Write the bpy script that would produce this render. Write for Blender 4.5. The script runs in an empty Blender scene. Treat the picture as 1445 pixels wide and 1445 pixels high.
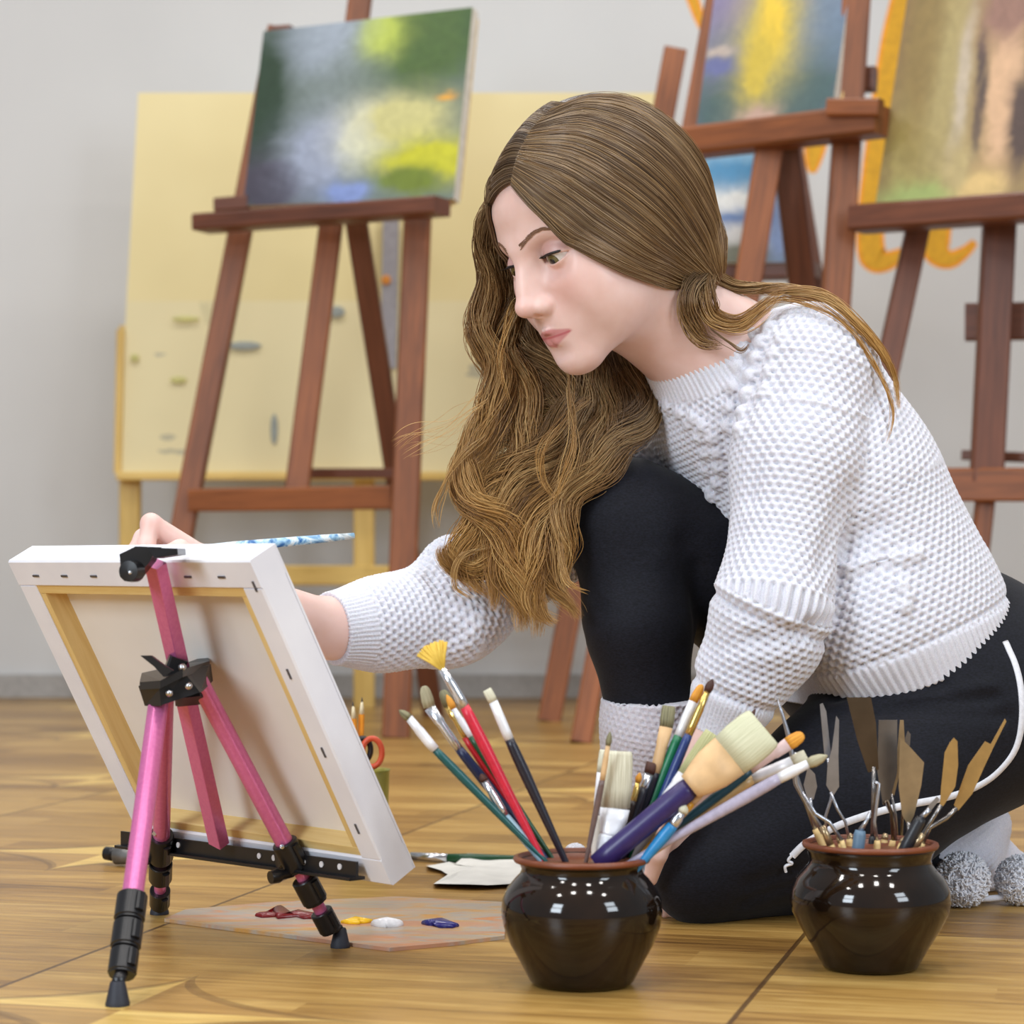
import bpy, math, random
import numpy as np
from mathutils import Vector, Matrix
from mathutils.bvhtree import BVHTree

C = bpy.context.scene.collection
SC = bpy.context.scene
# ---------------------------------------------------------------- camera, world, lights, exposure
F, H, Y0 = 3300.0, 0.36, 796.0           # focal length in pixels, lens height, horizon row
cam = bpy.data.cameras.new('camera')
cam.sensor_width = 36.0
cam.lens = F / 1445 * 36.0
cam.shift_y = (Y0 - 722.5) / 1445
cam.clip_start = 0.05
cam.dof.use_dof = True
cam.dof.focus_distance = 2.33
cam.dof.aperture_fstop = 7.5
cam_ob = bpy.data.objects.new('camera', cam)
C.objects.link(cam_ob)
cam_ob.location = (0, 0, H)
cam_ob.rotation_euler = (math.radians(90), 0, 0)
SC.camera = cam_ob

w = bpy.data.worlds.new('studio_light'); SC.world = w
w.use_nodes = True
w.node_tree.nodes['Background'].inputs[0].default_value = (0.86, 0.93, 1.0, 1)
w.node_tree.nodes['Background'].inputs[1].default_value = 0.34
SC.view_settings.view_transform = 'Standard'
SC.view_settings.look = 'None'
SC.view_settings.gamma = 1.0
SC.view_settings.use_curve_mapping = False
SC.view_settings.exposure = 0.10

def area(name, loc, target, sx, sy, power, col):
    l = bpy.data.lights.new(name, 'AREA'); l.shape = 'RECTANGLE'
    l.size = sx; l.size_y = sy; l.energy = power; l.color = col
    o = bpy.data.objects.new(name, l); C.objects.link(o)
    o.location = loc
    o.rotation_euler = (Vector(target) - Vector(loc)).to_track_quat('-Z', 'Y').to_euler()
    return o
# tall windows behind the camera to the left and right, lamps under the ceiling
for wz in (1.5, 2.5):
    area('window_light', (-2.6, -1.2, wz), (0.1, 2.6, 0.4), 1.1, .8, 54, (0.80, 0.90, 1.0))
    area('window_light', (2.6, -0.6, wz), (0.2, 2.6, 0.4), 1.0, .7, 30, (0.82, 0.91, 1.0))
for lx in (-1.5, -.5, .5, 1.5):
    for ly in (0.7, 1.9, 3.3, 4.8):
        area('ceiling_lamp', (lx, ly, 2.9), (lx, ly + 0.01, 0), .24, .24, 8.5, (1.0, 0.96, 0.92))

# ---------------------------------------------------------------- helpers
def P(px, py, d):
    return np.array(((px - 722.5) * d / F, d, H - (py - Y0) * d / F))
def FL(px, py, z=0.0):
    return P(px, py, F * (H - z) / (py - Y0))
def V(*a): return np.array(a, float)
def unit(v):
    v = np.asarray(v, float); return v / max(1e-12, np.linalg.norm(v))
def lin(c):
    c = c / 255.0
    return c / 12.92 if c <= 0.04045 else ((c + 0.055) / 1.055) ** 2.4
def rgb(r, g, b): return (lin(r), lin(g), lin(b), 1)

def tag(o, label=None, cat=None, group=None, kind=None):
    if label: o['label'] = label
    if cat: o['category'] = cat
    if group: o['group'] = group
    if kind: o['kind'] = kind
    return o
def thing(name, loc, label, cat, group=None):
    o = bpy.data.objects.new(name, None); C.objects.link(o)
    o.empty_display_size = 0.02
    o.location = tuple(float(v) for v in loc)
    o['_base'] = [float(v) for v in loc]
    return tag(o, label, cat, group)
def base_of(o):
    b = np.zeros(3)
    while o is not None:
        b = b + np.array(o.location); o = o.parent
    return b

class MB:
    """collects verts, faces and uvs of ONE mesh, in world coordinates"""
    def __init__(s): s.v = []; s.f = []; s.uv = []; s.n = 0; s.mi = []; s.cm = 0
    def add(s, v, f, uv=None):
        v = np.asarray(v, float).reshape(-1, 3)
        s.v.append(v)
        for i, q in enumerate(f):
            s.f.append(tuple(int(a) + s.n for a in q)); s.mi.append(s.cm)
            s.uv.append(uv[i] if uv is not None else [(0.0, 0.0)] * len(q))
        s.n += len(v)
        return s
    def beam(s, p0, p1, wd, th, side=(1, 0, 0), ch=0.12):
        p0 = np.asarray(p0, float); p1 = np.asarray(p1, float)
        a = unit(p1 - p0); sd = np.asarray(side, float); sd = unit(sd - a * np.dot(a, sd)); up = np.cross(a, sd)
        c = min(wd, th) * ch
        x, y = wd / 2, th / 2
        sec = [(-x + c, -y), (x - c, -y), (x, -y + c), (x, y - c), (x - c, y), (-x + c, y), (-x, y - c), (-x, -y + c)]
        L = np.linalg.norm(p1 - p0); v = []
        for p, sc in ((p0, 1), (p1, 1)):
            for q in sec: v.append(p + sd * q[0] + up * q[1])
        f = []; uv = []; per = 0; ru = random.random() * 7; rv = random.random() * 3
        for i in range(8):
            j = (i + 1) % 8; l = math.dist(sec[i], sec[j])
            f.append((i, j, 8 + j, 8 + i)); uv.append([(ru, rv + per), (ru, rv + per + l), (ru + L, rv + per + l), (ru + L, rv + per)]); per += l
        f.append(tuple(range(7, -1, -1))); uv.append([(ru + q[0], rv + q[1]) for q in sec[::-1]])
        f.append(tuple(range(8, 16))); uv.append([(ru + q[0], rv + q[1]) for q in sec])
        return s.add(v, f, uv)
    def tube(s, pts, rad, n=10, side=None, cap=True, ru=None):
        pts = [np.asarray(p, float) for p in pts]; m = len(pts)
        if np.isscalar(rad): rad = [rad] * m
        rad = [(r, r) if np.isscalar(r) else r for r in rad]
        v = []; T = []
        for i in range(m):
            t = pts[min(i + 1, m - 1)] - pts[max(i - 1, 0)]; T.append(unit(t))
        sd = np.asarray(side if side is not None else (0.31, 0.2, 0.93), float)
        if side is None and abs(np.dot(unit(sd), T[0])) > 0.9: sd = V(1, 0.1, 0)
        f = []; uv = []; L = 0; us = []; ru = random.random() * 5 if ru is None else ru
        for i in range(m):
            if i: L += np.linalg.norm(pts[i] - pts[i - 1])
            us.append(ru + L)
            sd = unit(sd - T[i] * np.dot(sd, T[i])); up = np.cross(T[i], sd)
            for k in range(n):
                a = 2 * math.pi * k / n
                v.append(pts[i] + sd * math.cos(a) * rad[i][0] + up * math.sin(a) * rad[i][1])
        rm = max(r[0] for r in rad)
        for i in range(m - 1):
            for k in range(n):
                k2 = (k + 1) % n
                f.append((i * n + k, i * n + k2, (i + 1) * n + k2, (i + 1) * n + k))
                va, vb = k / n * 6.28 * rm, (k + 1) / n * 6.28 * rm
                uv.append([(us[i], va), (us[i], vb), (us[i + 1], vb), (us[i + 1], va)])
        if cap:
            f.append(tuple(range(n - 1, -1, -1))); uv.append([(0, 0)] * n)
            f.append(tuple((m - 1) * n + k for k in range(n))); uv.append([(0, 0)] * n)
        return s.add(v, f, uv)
    def lathe(s, prof, c, n=48, axis=None, side=None):
        """prof: (radius, height) pairs turned about an axis through c"""
        c = np.asarray(c, float); az = unit(axis if axis is not None else (0, 0, 1))
        sx = np.asarray(side if side is not None else ((1, 0, 0) if abs(az[0]) < 0.9 else (0, 1, 0)), float)
        sx = unit(sx - az * np.dot(sx, az)); sy = np.cross(az, sx)
        v = []; f = []; uv = []
        for r, h in prof:
            for k in range(n):
                a = 2 * math.pi * k / n
                v.append(c + az * h + (sx * math.cos(a) + sy * math.sin(a)) * r)
        for i in range(len(prof) - 1):
            for k in range(n):
                k2 = (k + 1) % n
                f.append((i * n + k, i * n + k2, (i + 1) * n + k2, (i + 1) * n + k))
                uv.append([(k / n, i), ((k + 1) / n, i), ((k + 1) / n, i + 1), (k / n, i + 1)])
        if prof[0][0] > 1e-5: f.append(tuple(range(n - 1, -1, -1))); uv.append([(0, 0)] * n)
        if prof[-1][0] > 1e-5: f.append(tuple((len(prof) - 1) * n + k for k in range(n))); uv.append([(0, 0)] * n)
        return s.add(v, f, uv)
    def prism(s, outline, th):
        """outline: 3-D points of a planar loop, th: thickness vector; uv follows the outline box"""
        o = np.asarray(outline, float); th = np.asarray(th, float); m = len(o)
        ax = unit(o[1] - o[0]); nn = unit(th); ay = np.cross(nn, ax)
        pu = [(float(np.dot(p - o[0], ax)), float(np.dot(p - o[0], ay))) for p in o]
        v = np.vstack([o - th / 2, o + th / 2]); f = [tuple(range(m - 1, -1, -1)), tuple(range(m, 2 * m))]
        uv = [pu[::-1], pu]
        for i in range(m):
            j = (i + 1) % m; f.append((i, j, m + j, m + i)); uv.append([pu[i], pu[j], pu[j], pu[i]])
        return s.add(v, f, uv)
    def ball(s, c, r, n=12, m=8, R=None):
        c = np.asarray(c, float); r = np.asarray(r if not np.isscalar(r) else (r, r, r), float)
        v = [V(0, 0, -1)]
        for i in range(1, m):
            t = -math.pi / 2 + math.pi * i / m
            for k in range(n):
                a = 2 * math.pi * k / n; v.append(V(math.cos(t) * math.cos(a), math.cos(t) * math.sin(a), math.sin(t)))
        v.append(V(0, 0, 1)); v = np.array(v) * r
        if R is not None: v = v @ np.asarray(R).T
        f = []
        for k in range(n): f.append((0, 1 + (k + 1) % n, 1 + k))
        for i in range(m - 2):
            for k in range(n):
                a = 1 + i * n + k; b = 1 + i * n + (k + 1) % n; f.append((a, b, b + n, a + n))
        l = len(v) - 1
        for k in range(n): f.append((l, l - n + k, l - n + (k + 1) % n))
        return s.add(v + c, f)
    def obj(s, name, mats, parent=None, smooth=False, base=None, auto=None):
        v = np.vstack(s.v)
        b = base_of(parent) if parent is not None else (np.asarray(base, float) if base is not None else V(*( (v.min(0) + v.max(0)) / 2)[:2], v.min(0)[2]))
        me = bpy.data.meshes.new(name)
        me.from_pydata((v - b).tolist(), [], s.f)
        ul = me.uv_layers.new(name='UVMap')
        flat = [c for q in s.uv for p in q for c in p]
        ul.data.foreach_set('uv', flat)
        for m in (mats if isinstance(mats, (list, tuple)) else [mats]): me.materials.append(m)
        if any(s.mi): me.polygons.foreach_set('material_index', s.mi)
        if smooth: me.polygons.foreach_set('use_smooth', [True] * len(me.polygons))
        if auto:
            me.polygons.foreach_set('use_smooth', [True] * len(me.polygons)); me.set_sharp_from_angle(angle=math.radians(auto))
        me.update()
        o = bpy.data.objects.new(name, me); C.objects.link(o)
        if parent is not None: o.parent = parent
        else: o.location = tuple(b)
        return o

# ---------------------------------------------------------------- materials
class N:
    def __init__(s, name):
        s.m = bpy.data.materials.new(name); s.m.use_nodes = True
        s.t = s.m.node_tree; s.b = s.t.nodes['Principled BSDF']
    def n(s, typ, **k):
        x = s.t.nodes.new(typ)
        for a, b in k.items(): setattr(x, a, b)
        return x
    def l(s, a, b): s.t.links.new(a, b)
    def val(s, node, i, v):
        if hasattr(v, 'is_linked') or hasattr(v, 'links'): s.l(v, node.inputs[i])
        else: node.inputs[i].default_value = v
    def math(s, op, a, b=0.0, c=None, clamp=False):
        x = s.n('ShaderNodeMath', operation=op, use_clamp=clamp); s.val(x, 0, a); s.val(x, 1, b)
        if c is not None: s.val(x, 2, c)
        return x.outputs[0]
    def mix(s, fac, a, b, blend='MIX'):
        x = s.n('ShaderNodeMix', data_type='RGBA', blend_type=blend); s.val(x, 0, fac); s.val(x, 6, a); s.val(x, 7, b)
        return x.outputs[2]
    def uv(s, scale=(1, 1, 1)):
        t = s.n('ShaderNodeUVMap'); m = s.n('ShaderNodeMapping'); s.l(t.outputs[0], m.inputs[0]); m.inputs[3].default_value = scale
        return m.outputs[0]
    def co(s, scale=(1, 1, 1), which='Object'):
        t = s.n('ShaderNodeTexCoord'); m = s.n('ShaderNodeMapping'); s.l(t.outputs[which], m.inputs[0]); m.inputs[3].default_value = scale
        return m.outputs[0]
    def noise(s, co, scale, detail=4, rough=0.5, dist=0.0):
        x = s.n('ShaderNodeTexNoise'); s.l(co, x.inputs['Vector']); x.inputs['Scale'].default_value = scale
        x.inputs['Detail'].default_value = detail; x.inputs['Roughness'].default_value = rough; x.inputs['Distortion'].default_value = dist
        return x
    def ramp(s, fac, stops):
        x = s.n('ShaderNodeValToRGB'); s.l(fac, x.inputs[0]); e = x.color_ramp.elements
        while len(e) < len(stops): e.new(0.5)
        for q, (p, c) in zip(e, stops): q.position = p; q.color = c
        return x.outputs[0]
    def bump(s, h, strength=0.3, dist=0.001):
        x = s.n('ShaderNodeBump'); x.inputs['Strength'].default_value = strength; x.inputs['Distance'].default_value = dist
        s.l(h, x.inputs['Height']); s.l(x.outputs[0], s.b.inputs['Normal']); return x
    def set(s, color=None, rough=None, metal=None, **k):
        if color is not None: s.val(s.b, 'Base Color', color)
        if rough is not None: s.val(s.b, 'Roughness', rough)
        if metal is not None: s.val(s.b, 'Metallic', metal)
        for a, b in k.items(): s.val(s.b, a.replace('_', ' '), b)
        return s.m
_cache = {}
def plain(name, c, rough=0.5, metal=0.0, var=0.06, scale=60.0, bump=0.0, **k):
    """a slightly uneven painted / plastic / metal surface"""
    if name in _cache: return _cache[name]
    x = N(name); co = x.co(); nz = x.noise(co, scale, 3).outputs[0]
    d = tuple(max(0, v * (1 - var * 2)) for v in c[:3]) + (1,); e = tuple(min(1, v * (1 + var * 2)) for v in c[:3]) + (1,)
    col = x.ramp(nz, [(0.3, d), (0.7, e)])
    x.set(col, rough, metal, **k)
    if bump: x.bump(nz, bump, 0.0005)
    _cache[name] = x.m
    return x.m
def wood(name, dark, light, rough=0.45, sc=1.0):
    x = N(name); co = x.uv((6 * sc, 90 * sc, 1))
    n1 = x.noise(co, 1.0, 6, 0.6, 0.6).outputs[0]
    n2 = x.noise(x.uv((1.5, 9, 1)), 1.0, 2).outputs[0]
    f = x.math('ADD', x.math('MULTIPLY', n1, 0.6), x.math('MULTIPLY', n2, 0.5))
    x.set(x.ramp(f, [(0.33, dark), (0.72, light)]), rough)
    x.bump(n1, 0.15, 0.0006)
    return x.m
# ---------------------------------------------------------------- the room
M = {}
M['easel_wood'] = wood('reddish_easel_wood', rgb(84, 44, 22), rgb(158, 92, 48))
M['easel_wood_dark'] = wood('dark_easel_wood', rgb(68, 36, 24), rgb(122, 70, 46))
M['pine'] = wood('yellow_pine', rgb(196, 158, 72), rgb(234, 200, 118))
M['pine_pale'] = wood('pale_stretcher_wood', rgb(205, 165, 90), rgb(240, 214, 150))

def floor_mat():
    x = N('art_parquet'); t = x.n('ShaderNodeTexCoord')
    sp = x.n('ShaderNodeSeparateXYZ'); x.l(t.outputs['Object'], sp.inputs[0])
    X, Y = sp.outputs[0], sp.outputs[1]
    cs, sn = math.cos(math.radians(14.5)), math.sin(math.radians(14.5))
    u = x.math('ADD', x.math('MULTIPLY', X, sn), x.math('MULTIPLY', Y, cs))      # away from the lens
    v = x.math('SUBTRACT', x.math('MULTIPLY', X, cs), x.math('MULTIPLY', Y, sn))  # across
    A = 0.626
    vm = x.math('DIVIDE', x.math('ADD', v, 0.294), A); vi = x.math('FLOOR', vm); vf = x.math('FRACT', vm)
    PW = 0.085
    up = x.math('DIVIDE', x.math('ADD', u, x.math('MULTIPLY', vi, 0.031)), PW); ui = x.math('FLOOR', up); uf = x.math('FRACT', up)
    half = x.math('FLOOR', x.math('MULTIPLY', x.math('ADD', vf, x.math('MULTIPLY', x.math('FRACT', x.math('MULTIPLY', ui, 0.381)), 0.9)), 1.0))
    cb = x.n('ShaderNodeCombineXYZ'); x.l(ui, cb.inputs[0]); x.l(vi, cb.inputs[1]); x.l(half, cb.inputs[2])
    wn = x.n('ShaderNodeTexWhiteNoise'); x.l(cb.outputs[0], wn.inputs['Vector'])
    rnd = wn.outputs['Value']
    g = x.n('ShaderNodeCombineXYZ')
    x.l(x.math('MULTIPLY', v, 3.0), g.inputs[0]); x.l(x.math('MULTIPLY', u, 34.0), g.inputs[1]); x.l(x.math('MULTIPLY', rnd, 30.0), g.inputs[2])
    grain = x.noise(g.outputs[0], 1.6, 7, 0.62, 1.4).outputs[0]
    g2 = x.n('ShaderNodeCombineXYZ')
    x.l(x.math('MULTIPLY', v, 1.3), g2.inputs[0]); x.l(x.math('MULTIPLY', u, 7.0), g2.inputs[1])
    blot = x.noise(g2.outputs[0], 2.2, 3, 0.5, 0.8).outputs[0]
    f = x.math('ADD', x.math('ADD', x.math('MULTIPLY', grain, 0.62), x.math('MULTIPLY', rnd, 0.20)), x.math('MULTIPLY', blot, 0.28))
    col = x.ramp(f, [(0.30, rgb(92, 62, 28)), (0.45, rgb(142, 104, 50)), (0.60, rgb(174, 134, 70)), (0.80, rgb(206, 170, 100))])
    # pale inlaid four-pointed stars of the parquet pattern
    uu = x.math('DIVIDE', x.math('ADD', u, -1.75 + 0.465), 0.93); row = x.math('FLOORED_MODULO', x.math('FLOOR', uu), 2.0)
    su = x.math('SUBTRACT', x.math('FRACT', uu), 0.5)
    sv = x.math('SUBTRACT', x.math('FRACT', x.math('DIVIDE', x.math('ADD', x.math('ADD', v, 0.778 + 0.44), x.math('MULTIPLY', row, 0.44)), 0.88)), 0.5)
    au = x.math('ABSOLUTE', su); av = x.math('ABSOLUTE', sv)
    star = x.math('ADD', x.math('POWER', x.math('MULTIPLY', au, 6.0), 0.62), x.math('POWER', x.math('MULTIPLY', av, 4.2), 0.62))
    star_m = x.math('LESS_THAN', star, 1.0)
    edge = x.math('COMPARE', star, 1.0, 0.05)
    quad = x.math('GREATER_THAN', x.math('MULTIPLY', su, sv), 0.0)
    pale = x.ramp(grain, [(0.3, rgb(196, 156, 78)), (0.7, rgb(236, 202, 122))])
    dk = x.ramp(grain, [(0.3, rgb(120, 82, 42)), (0.7, rgb(176, 128, 68))])
    col = x.mix(star_m, col, x.mix(quad, pale, x.mix(0.7, pale, dk)))
    gap_v = x.math('GREATER_THAN', x.math('ABSOLUTE', x.math('SUBTRACT', vf, 0.5)), 0.4962)
    gap_u = x.math('GREATER_THAN', x.math('ABSOLUTE', x.math('SUBTRACT', uf, 0.5)), 0.487)
    gap = x.math('MAXIMUM', gap_v, x.math('MULTIPLY', gap_u, 0.42))
    gap = x.math('MAXIMUM', gap, x.math('MULTIPLY', edge, 0.5))
    col = x.mix(x.math('MULTIPLY', gap, 0.8), col, rgb(62, 36, 16))
    x.set(col, x.math('ADD', 0.24, x.math('MULTIPLY', grain, 0.24)))
    hgt = x.math('SUBTRACT', x.math('MULTIPLY', grain, 0.35), gap)
    x.bump(hgt, 0.35, 0.001)
    return x.m
def wall_mat():
    x = N('painted_plaster_wall'); co = x.co()
    a = x.noise(co, 1.2, 3).outputs[0]; b = x.noise(co, 90, 3).outputs[0]
    x.set(x.ramp(a, [(0.3, rgb(208, 207, 206)), (0.7, rgb(218, 217, 216))]), 0.75); x.bump(b, 0.12, 0.001)
    return x.m
WALL_D = 6.29
m = MB(); m.add([(-6, -3, 0), (6, -3, 0), (6, WALL_D + .1, 0), (-6, WALL_D + .1, 0), (-6, -3, -.06), (6, -3, -.06), (6, WALL_D + .1, -.06), (-6, WALL_D + .1, -.06)],
    [(0, 1, 2, 3), (7, 6, 5, 4), (0, 4, 5, 1), (1, 5, 6, 2), (2, 6, 7, 3), (3, 7, 4, 0)])
tag(m.obj('floor', floor_mat(), base=(0, 0, 0)), kind='structure')
m = MB(); m.beam((0, WALL_D + .06, 0), (0, WALL_D + .06, 3.0), 12, .12)
tag(m.obj('wall_back', wall_mat(), base=(0, WALL_D + .06, 0)), kind='structure')
m = MB(); m.beam((-6, WALL_D - .008, .032), (6, WALL_D - .008, .032), .064, .016, side=(0, 0, 1))
tag(m.obj('baseboard_back', plain('grey_baseboard', rgb(168, 164, 160), .6), base=(0, WALL_D, 0)), kind='structure')

# painted letters on the wall: orange outlines, mustard fill, a thin coat of paint with raised rim
def stroke(pts, wd, mb, d, thick):
    """a ribbon in the wall plane through pixel points, as solid paint"""
    q = [P(px, py, d) for px, py in pts]; res = []
    for i in range(len(q) - 1):
        for k in range(6):
            t = k / 6; p0 = q[max(i - 1, 0)]; p1 = q[i]; p2 = q[i + 1]; p3 = q[min(i + 2, len(q) - 1)]
            res.append(.5 * ((2 * p1) + (p2 - p0) * t + (2 * p0 - 5 * p1 + 4 * p2 - p3) * t * t + (3 * p1 - p0 - 3 * p2 + p3) * t ** 3))
    res.append(q[-1]); n = len(res); ws = np.interp(np.linspace(0, 1, n), np.linspace(0, 1, len(wd)), wd) * d / F / 2
    L = []; R_ = []
    for i in range(n):
        t = unit(res[min(i + 1, n - 1)] - res[max(i - 1, 0)]); nn = V(t[2], 0, -t[0])
        L.append(res[i] + nn * ws[i]); R_.append(res[i] - nn * ws[i])
    v = L + R_; v = v + [p + V(0, thick, 0) for p in v]; f = []
    for i in range(n - 1):
        f += [(i, n + i, n + i + 1, i + 1), (2 * n + i, 2 * n + i + 1, 3 * n + i + 1, 3 * n + i),
              (i, i + 1, 2 * n + i + 1, 2 * n + i), (n + i, 3 * n + i, 3 * n + i + 1, n + i + 1)]
    f += [(0, 2 * n, 3 * n, n), (n - 1, 2 * n - 1, 4 * n - 1, 3 * n - 1)]
    mb.add(v, f)
M['letter_rim'] = plain('orange_letter_paint', rgb(250, 160, 30), .6)
M['letter_fill'] = plain('mustard_letter_paint', rgb(222, 164, 16), .6)
letters = [
    ('orange hooked letter on the wall above the middle easel', [[(972, -20), (985, 20), (993, 40)], [(1012, -20), (1003, 8), (994, 40)]], [[14, 9, 5], [6, 9, 5]]),
    ('orange letter tip on the wall behind the wooden tray', [[(1178, -60), (1165, 120), (1150, 210), (1146, 244)]], [[34, 28, 24, 3]]),
    ('tall orange letter with a hooked foot between two easels', [[(1283, -30), (1262, 60), (1244, 180), (1234, 250), (1228, 320), (1232, 362), (1252, 368), (1285, 352)]], [[30, 32, 32, 30, 32, 34, 22, 5]]),
    ('orange hooked letter on the wall beneath the brown painting', [[(1345, 200), (1330, 270), (1322, 325), (1322, 354), (1340, 366), (1362, 355), (1376, 341)]], [[34, 34, 34, 34, 20, 10, 3]])]
for lab, strokes, wds in letters:
    m = MB()
    for s_, w_ in zip(strokes, wds): stroke(s_, [q + 7 for q in w_], m, WALL_D - .0005, .003)
    o = m.obj('painted_letter', M['letter_rim']); tag(o, lab, 'wall lettering', 'painted letters on the back wall')
    m = MB()
    for s_, w_ in zip(strokes, wds): stroke(s_, [max(q - 4, 1) for q in w_], m, WALL_D - .002, .003)
    m.obj('letter_fill', M['letter_fill'], o)

# ---------------------------------------------------------------- paintings
def painting_mat(name, base, blobs, distort=0.25, sc=3.0):
    """loose brushwork: soft-edged patches of pigment on uv 0..1, pulled about by noise"""
    x = N(name); t = x.n('ShaderNodeUVMap'); nz = x.noise(t.outputs[0], sc, 5, 0.6, 1.0)
    sub = x.n('ShaderNodeVectorMath', operation='SUBTRACT'); x.l(nz.outputs[1], sub.inputs[0]); sub.inputs[1].default_value = (.5, .5, .5)
    scl = x.n('ShaderNodeVectorMath', operation='SCALE'); x.l(sub.outputs[0], scl.inputs[0]); scl.inputs['Scale'].default_value = distort
    add = x.n('ShaderNodeVectorMath', operation='ADD'); x.l(t.outputs[0], add.inputs[0]); x.l(scl.outputs[0], add.inputs[1])
    sp = x.n('ShaderNodeSeparateXYZ'); x.l(add.outputs[0], sp.inputs[0])
    fine = x.noise(t.outputs[0], 22, 4, 0.6, 0.6).outputs[0]
    col = base
    for (u, v, ru, rv, c) in blobs:
        a = x.math('POWER', x.math('DIVIDE', x.math('SUBTRACT', sp.outputs[0], u), ru), 2.0)
        b = x.math('POWER', x.math('DIVIDE', x.math('SUBTRACT', sp.outputs[1], v), rv), 2.0)
        e = x.math('POWER', 2.718, x.math('MULTIPLY', x.math('ADD', a, b), -1.0), clamp=True)
        e = x.math('MULTIPLY', x.math('MULTIPLY', e, 1.45), x.math('ADD', 0.75, x.math('MULTIPLY', fine, 0.6)), clamp=True)
        col = x.mix(e, col, c)
    hv = x.n('ShaderNodeHueSaturation'); x.val(hv, 'Color', col); x.l(x.math('ADD', 0.72, x.math('MULTIPLY', fine, 0.55)), hv.inputs['Value'])
    x.set(hv.outputs[0], 0.4); x.bump(fine, 0.3, 0.002)
    return x.m
def painting(label, corners, th, mat, group='paintings on the wooden easels'):
    """corners: bottom-left, bottom-right, top-right, top-left in the world"""
    bl, br, tr, tl = [np.asarray(c, float) for c in corners]
    nn = unit(np.cross(br - bl, tl - bl)); th_v = -nn * th                   # thickness goes away from the viewer
    root = thing('painting', (bl + br) / 2, label, 'painting', group)
    m = MB(); m.add([bl, br, tr, tl], [(0, 1, 2, 3)], [[(0, 0), (1, 0), (1, 1), (0, 1)]]); m.cm = 1
    b = [p + th_v for p in (bl, br, tr, tl)]
    m.add([bl, br, tr, tl] + b, [(7, 6, 5, 4), (0, 4, 5, 1), (1, 5, 6, 2), (2, 6, 7, 3), (3, 7, 4, 0)])
    m.obj('painted_canvas', [mat, plain('primed_canvas_edge', rgb(214, 208, 196), .8)], root)
    m = MB()
    for a, c in ((0, 1), (1, 2), (2, 3), (3, 0)):
        q = [bl, br, tr, tl]; cen = sum(q) / 4
        p0 = q[a] + (cen - q[a]) * .06 + th_v * 1.05 ; p1 = q[c] + (cen - q[c]) * .06 + th_v * 1.05
        m.beam(p0, p1, .03, .012, side=np.cross(unit(p1 - p0), nn))
    m.obj('stretcher_frame', M['pine_pale'], root)
    return root

# ---------------------------------------------------------------- wooden studio easels
def seg(mb, a, b, wd, th, side=(1, 0, 0)): mb.beam(a, b, wd, th, side)
def one(name, a, b, wd, th, mat, root, side=(1, 0, 0)):
    m = MB(); m.beam(a, b, wd, th, side); return m.obj(name, mat, root)
def to_floor(px0, py0, px1, py1, d0, d1):
    """straight bar: through pixel point 0 at depth d0, along the pixel line to point 1 at depth d1, cut at the floor"""
    a = P(px0, py0, d0); b = P(px1, py1, d1); t = a[2] / (a[2] - b[2]); return a, a + (b - a) * t

W1, W2 = M['easel_wood'], M['easel_wood_dark']
# easel on the left, right side nearer
dl, dr = 5.15, 4.90
r = thing('studio_easel', (*FL(470, 1035)[:2], 0), 'reddish wooden easel on the left holding the small green and yellow painting', 'easel', 'wooden studio easels')
a, b = to_floor(395, 40, 255, 760, 5.22, 5.16); one('leg', a, b, .052, .034, W1, r)
a, b = to_floor(600, 60, 562, 960, 5.0, 4.87); one('leg', a, b, .058, .036, W1, r)
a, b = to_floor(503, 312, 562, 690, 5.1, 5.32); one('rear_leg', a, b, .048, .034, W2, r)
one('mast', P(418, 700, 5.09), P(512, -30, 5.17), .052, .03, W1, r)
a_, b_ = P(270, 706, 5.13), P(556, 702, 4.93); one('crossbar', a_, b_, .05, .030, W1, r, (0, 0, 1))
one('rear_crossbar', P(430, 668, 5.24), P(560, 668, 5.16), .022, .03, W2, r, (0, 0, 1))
t0, t1 = P(284, 316, dl - .1), P(624, 291, dr - .1)
one('tray', t0, t1, .036, .075, W2, r, (0, 0, 1))
one('tray_block', P(305, 290, dl - .06), P(352, 286, dl - .08), .03, .03, W2, r, (0, 0, 1))
one('top_clamp', P(385, 48, 5.19), P(412, 46, 5.18), .03, .035, W2, r, (0, 0, 1))
green = painting_mat('green_yellow_landscape', rgb(112, 124, 118), [
    (.95, .98, .25, .3, rgb(46, 78, 40)), (.80, .85, .2, .3, rgb(70, 96, 44)), (.58, .94, .10, .12, rgb(176, 190, 70)), (.25, .95, .22, .2, rgb(150, 160, 172)), (.02, .55, .14, .5, rgb(42, 62, 44)),
    (.10, .12, .20, .16, rgb(70, 66, 78)), (.35, .28, .16, .2, rgb(150, 158, 178)), (.55, .36, .13, .14, rgb(206, 208, 196)), (.72, .42, .2, .12, rgb(196, 190, 130)),
    (.86, .22, .22, .10, rgb(192, 190, 44)), (.78, .10, .14, .06, rgb(110, 126, 40)), (.50, .05, .12, .06, rgb(128, 146, 196)), (.93, .52, .035, .022, rgb(220, 160, 60))], .22, 2.5)
painting('square landscape in dark green and yellow on the left easel', (P(343, 290, 5.06), P(640, 280, 4.86), P(667, 10, 4.93), P(372, 44, 5.13)), .03, green)

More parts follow.
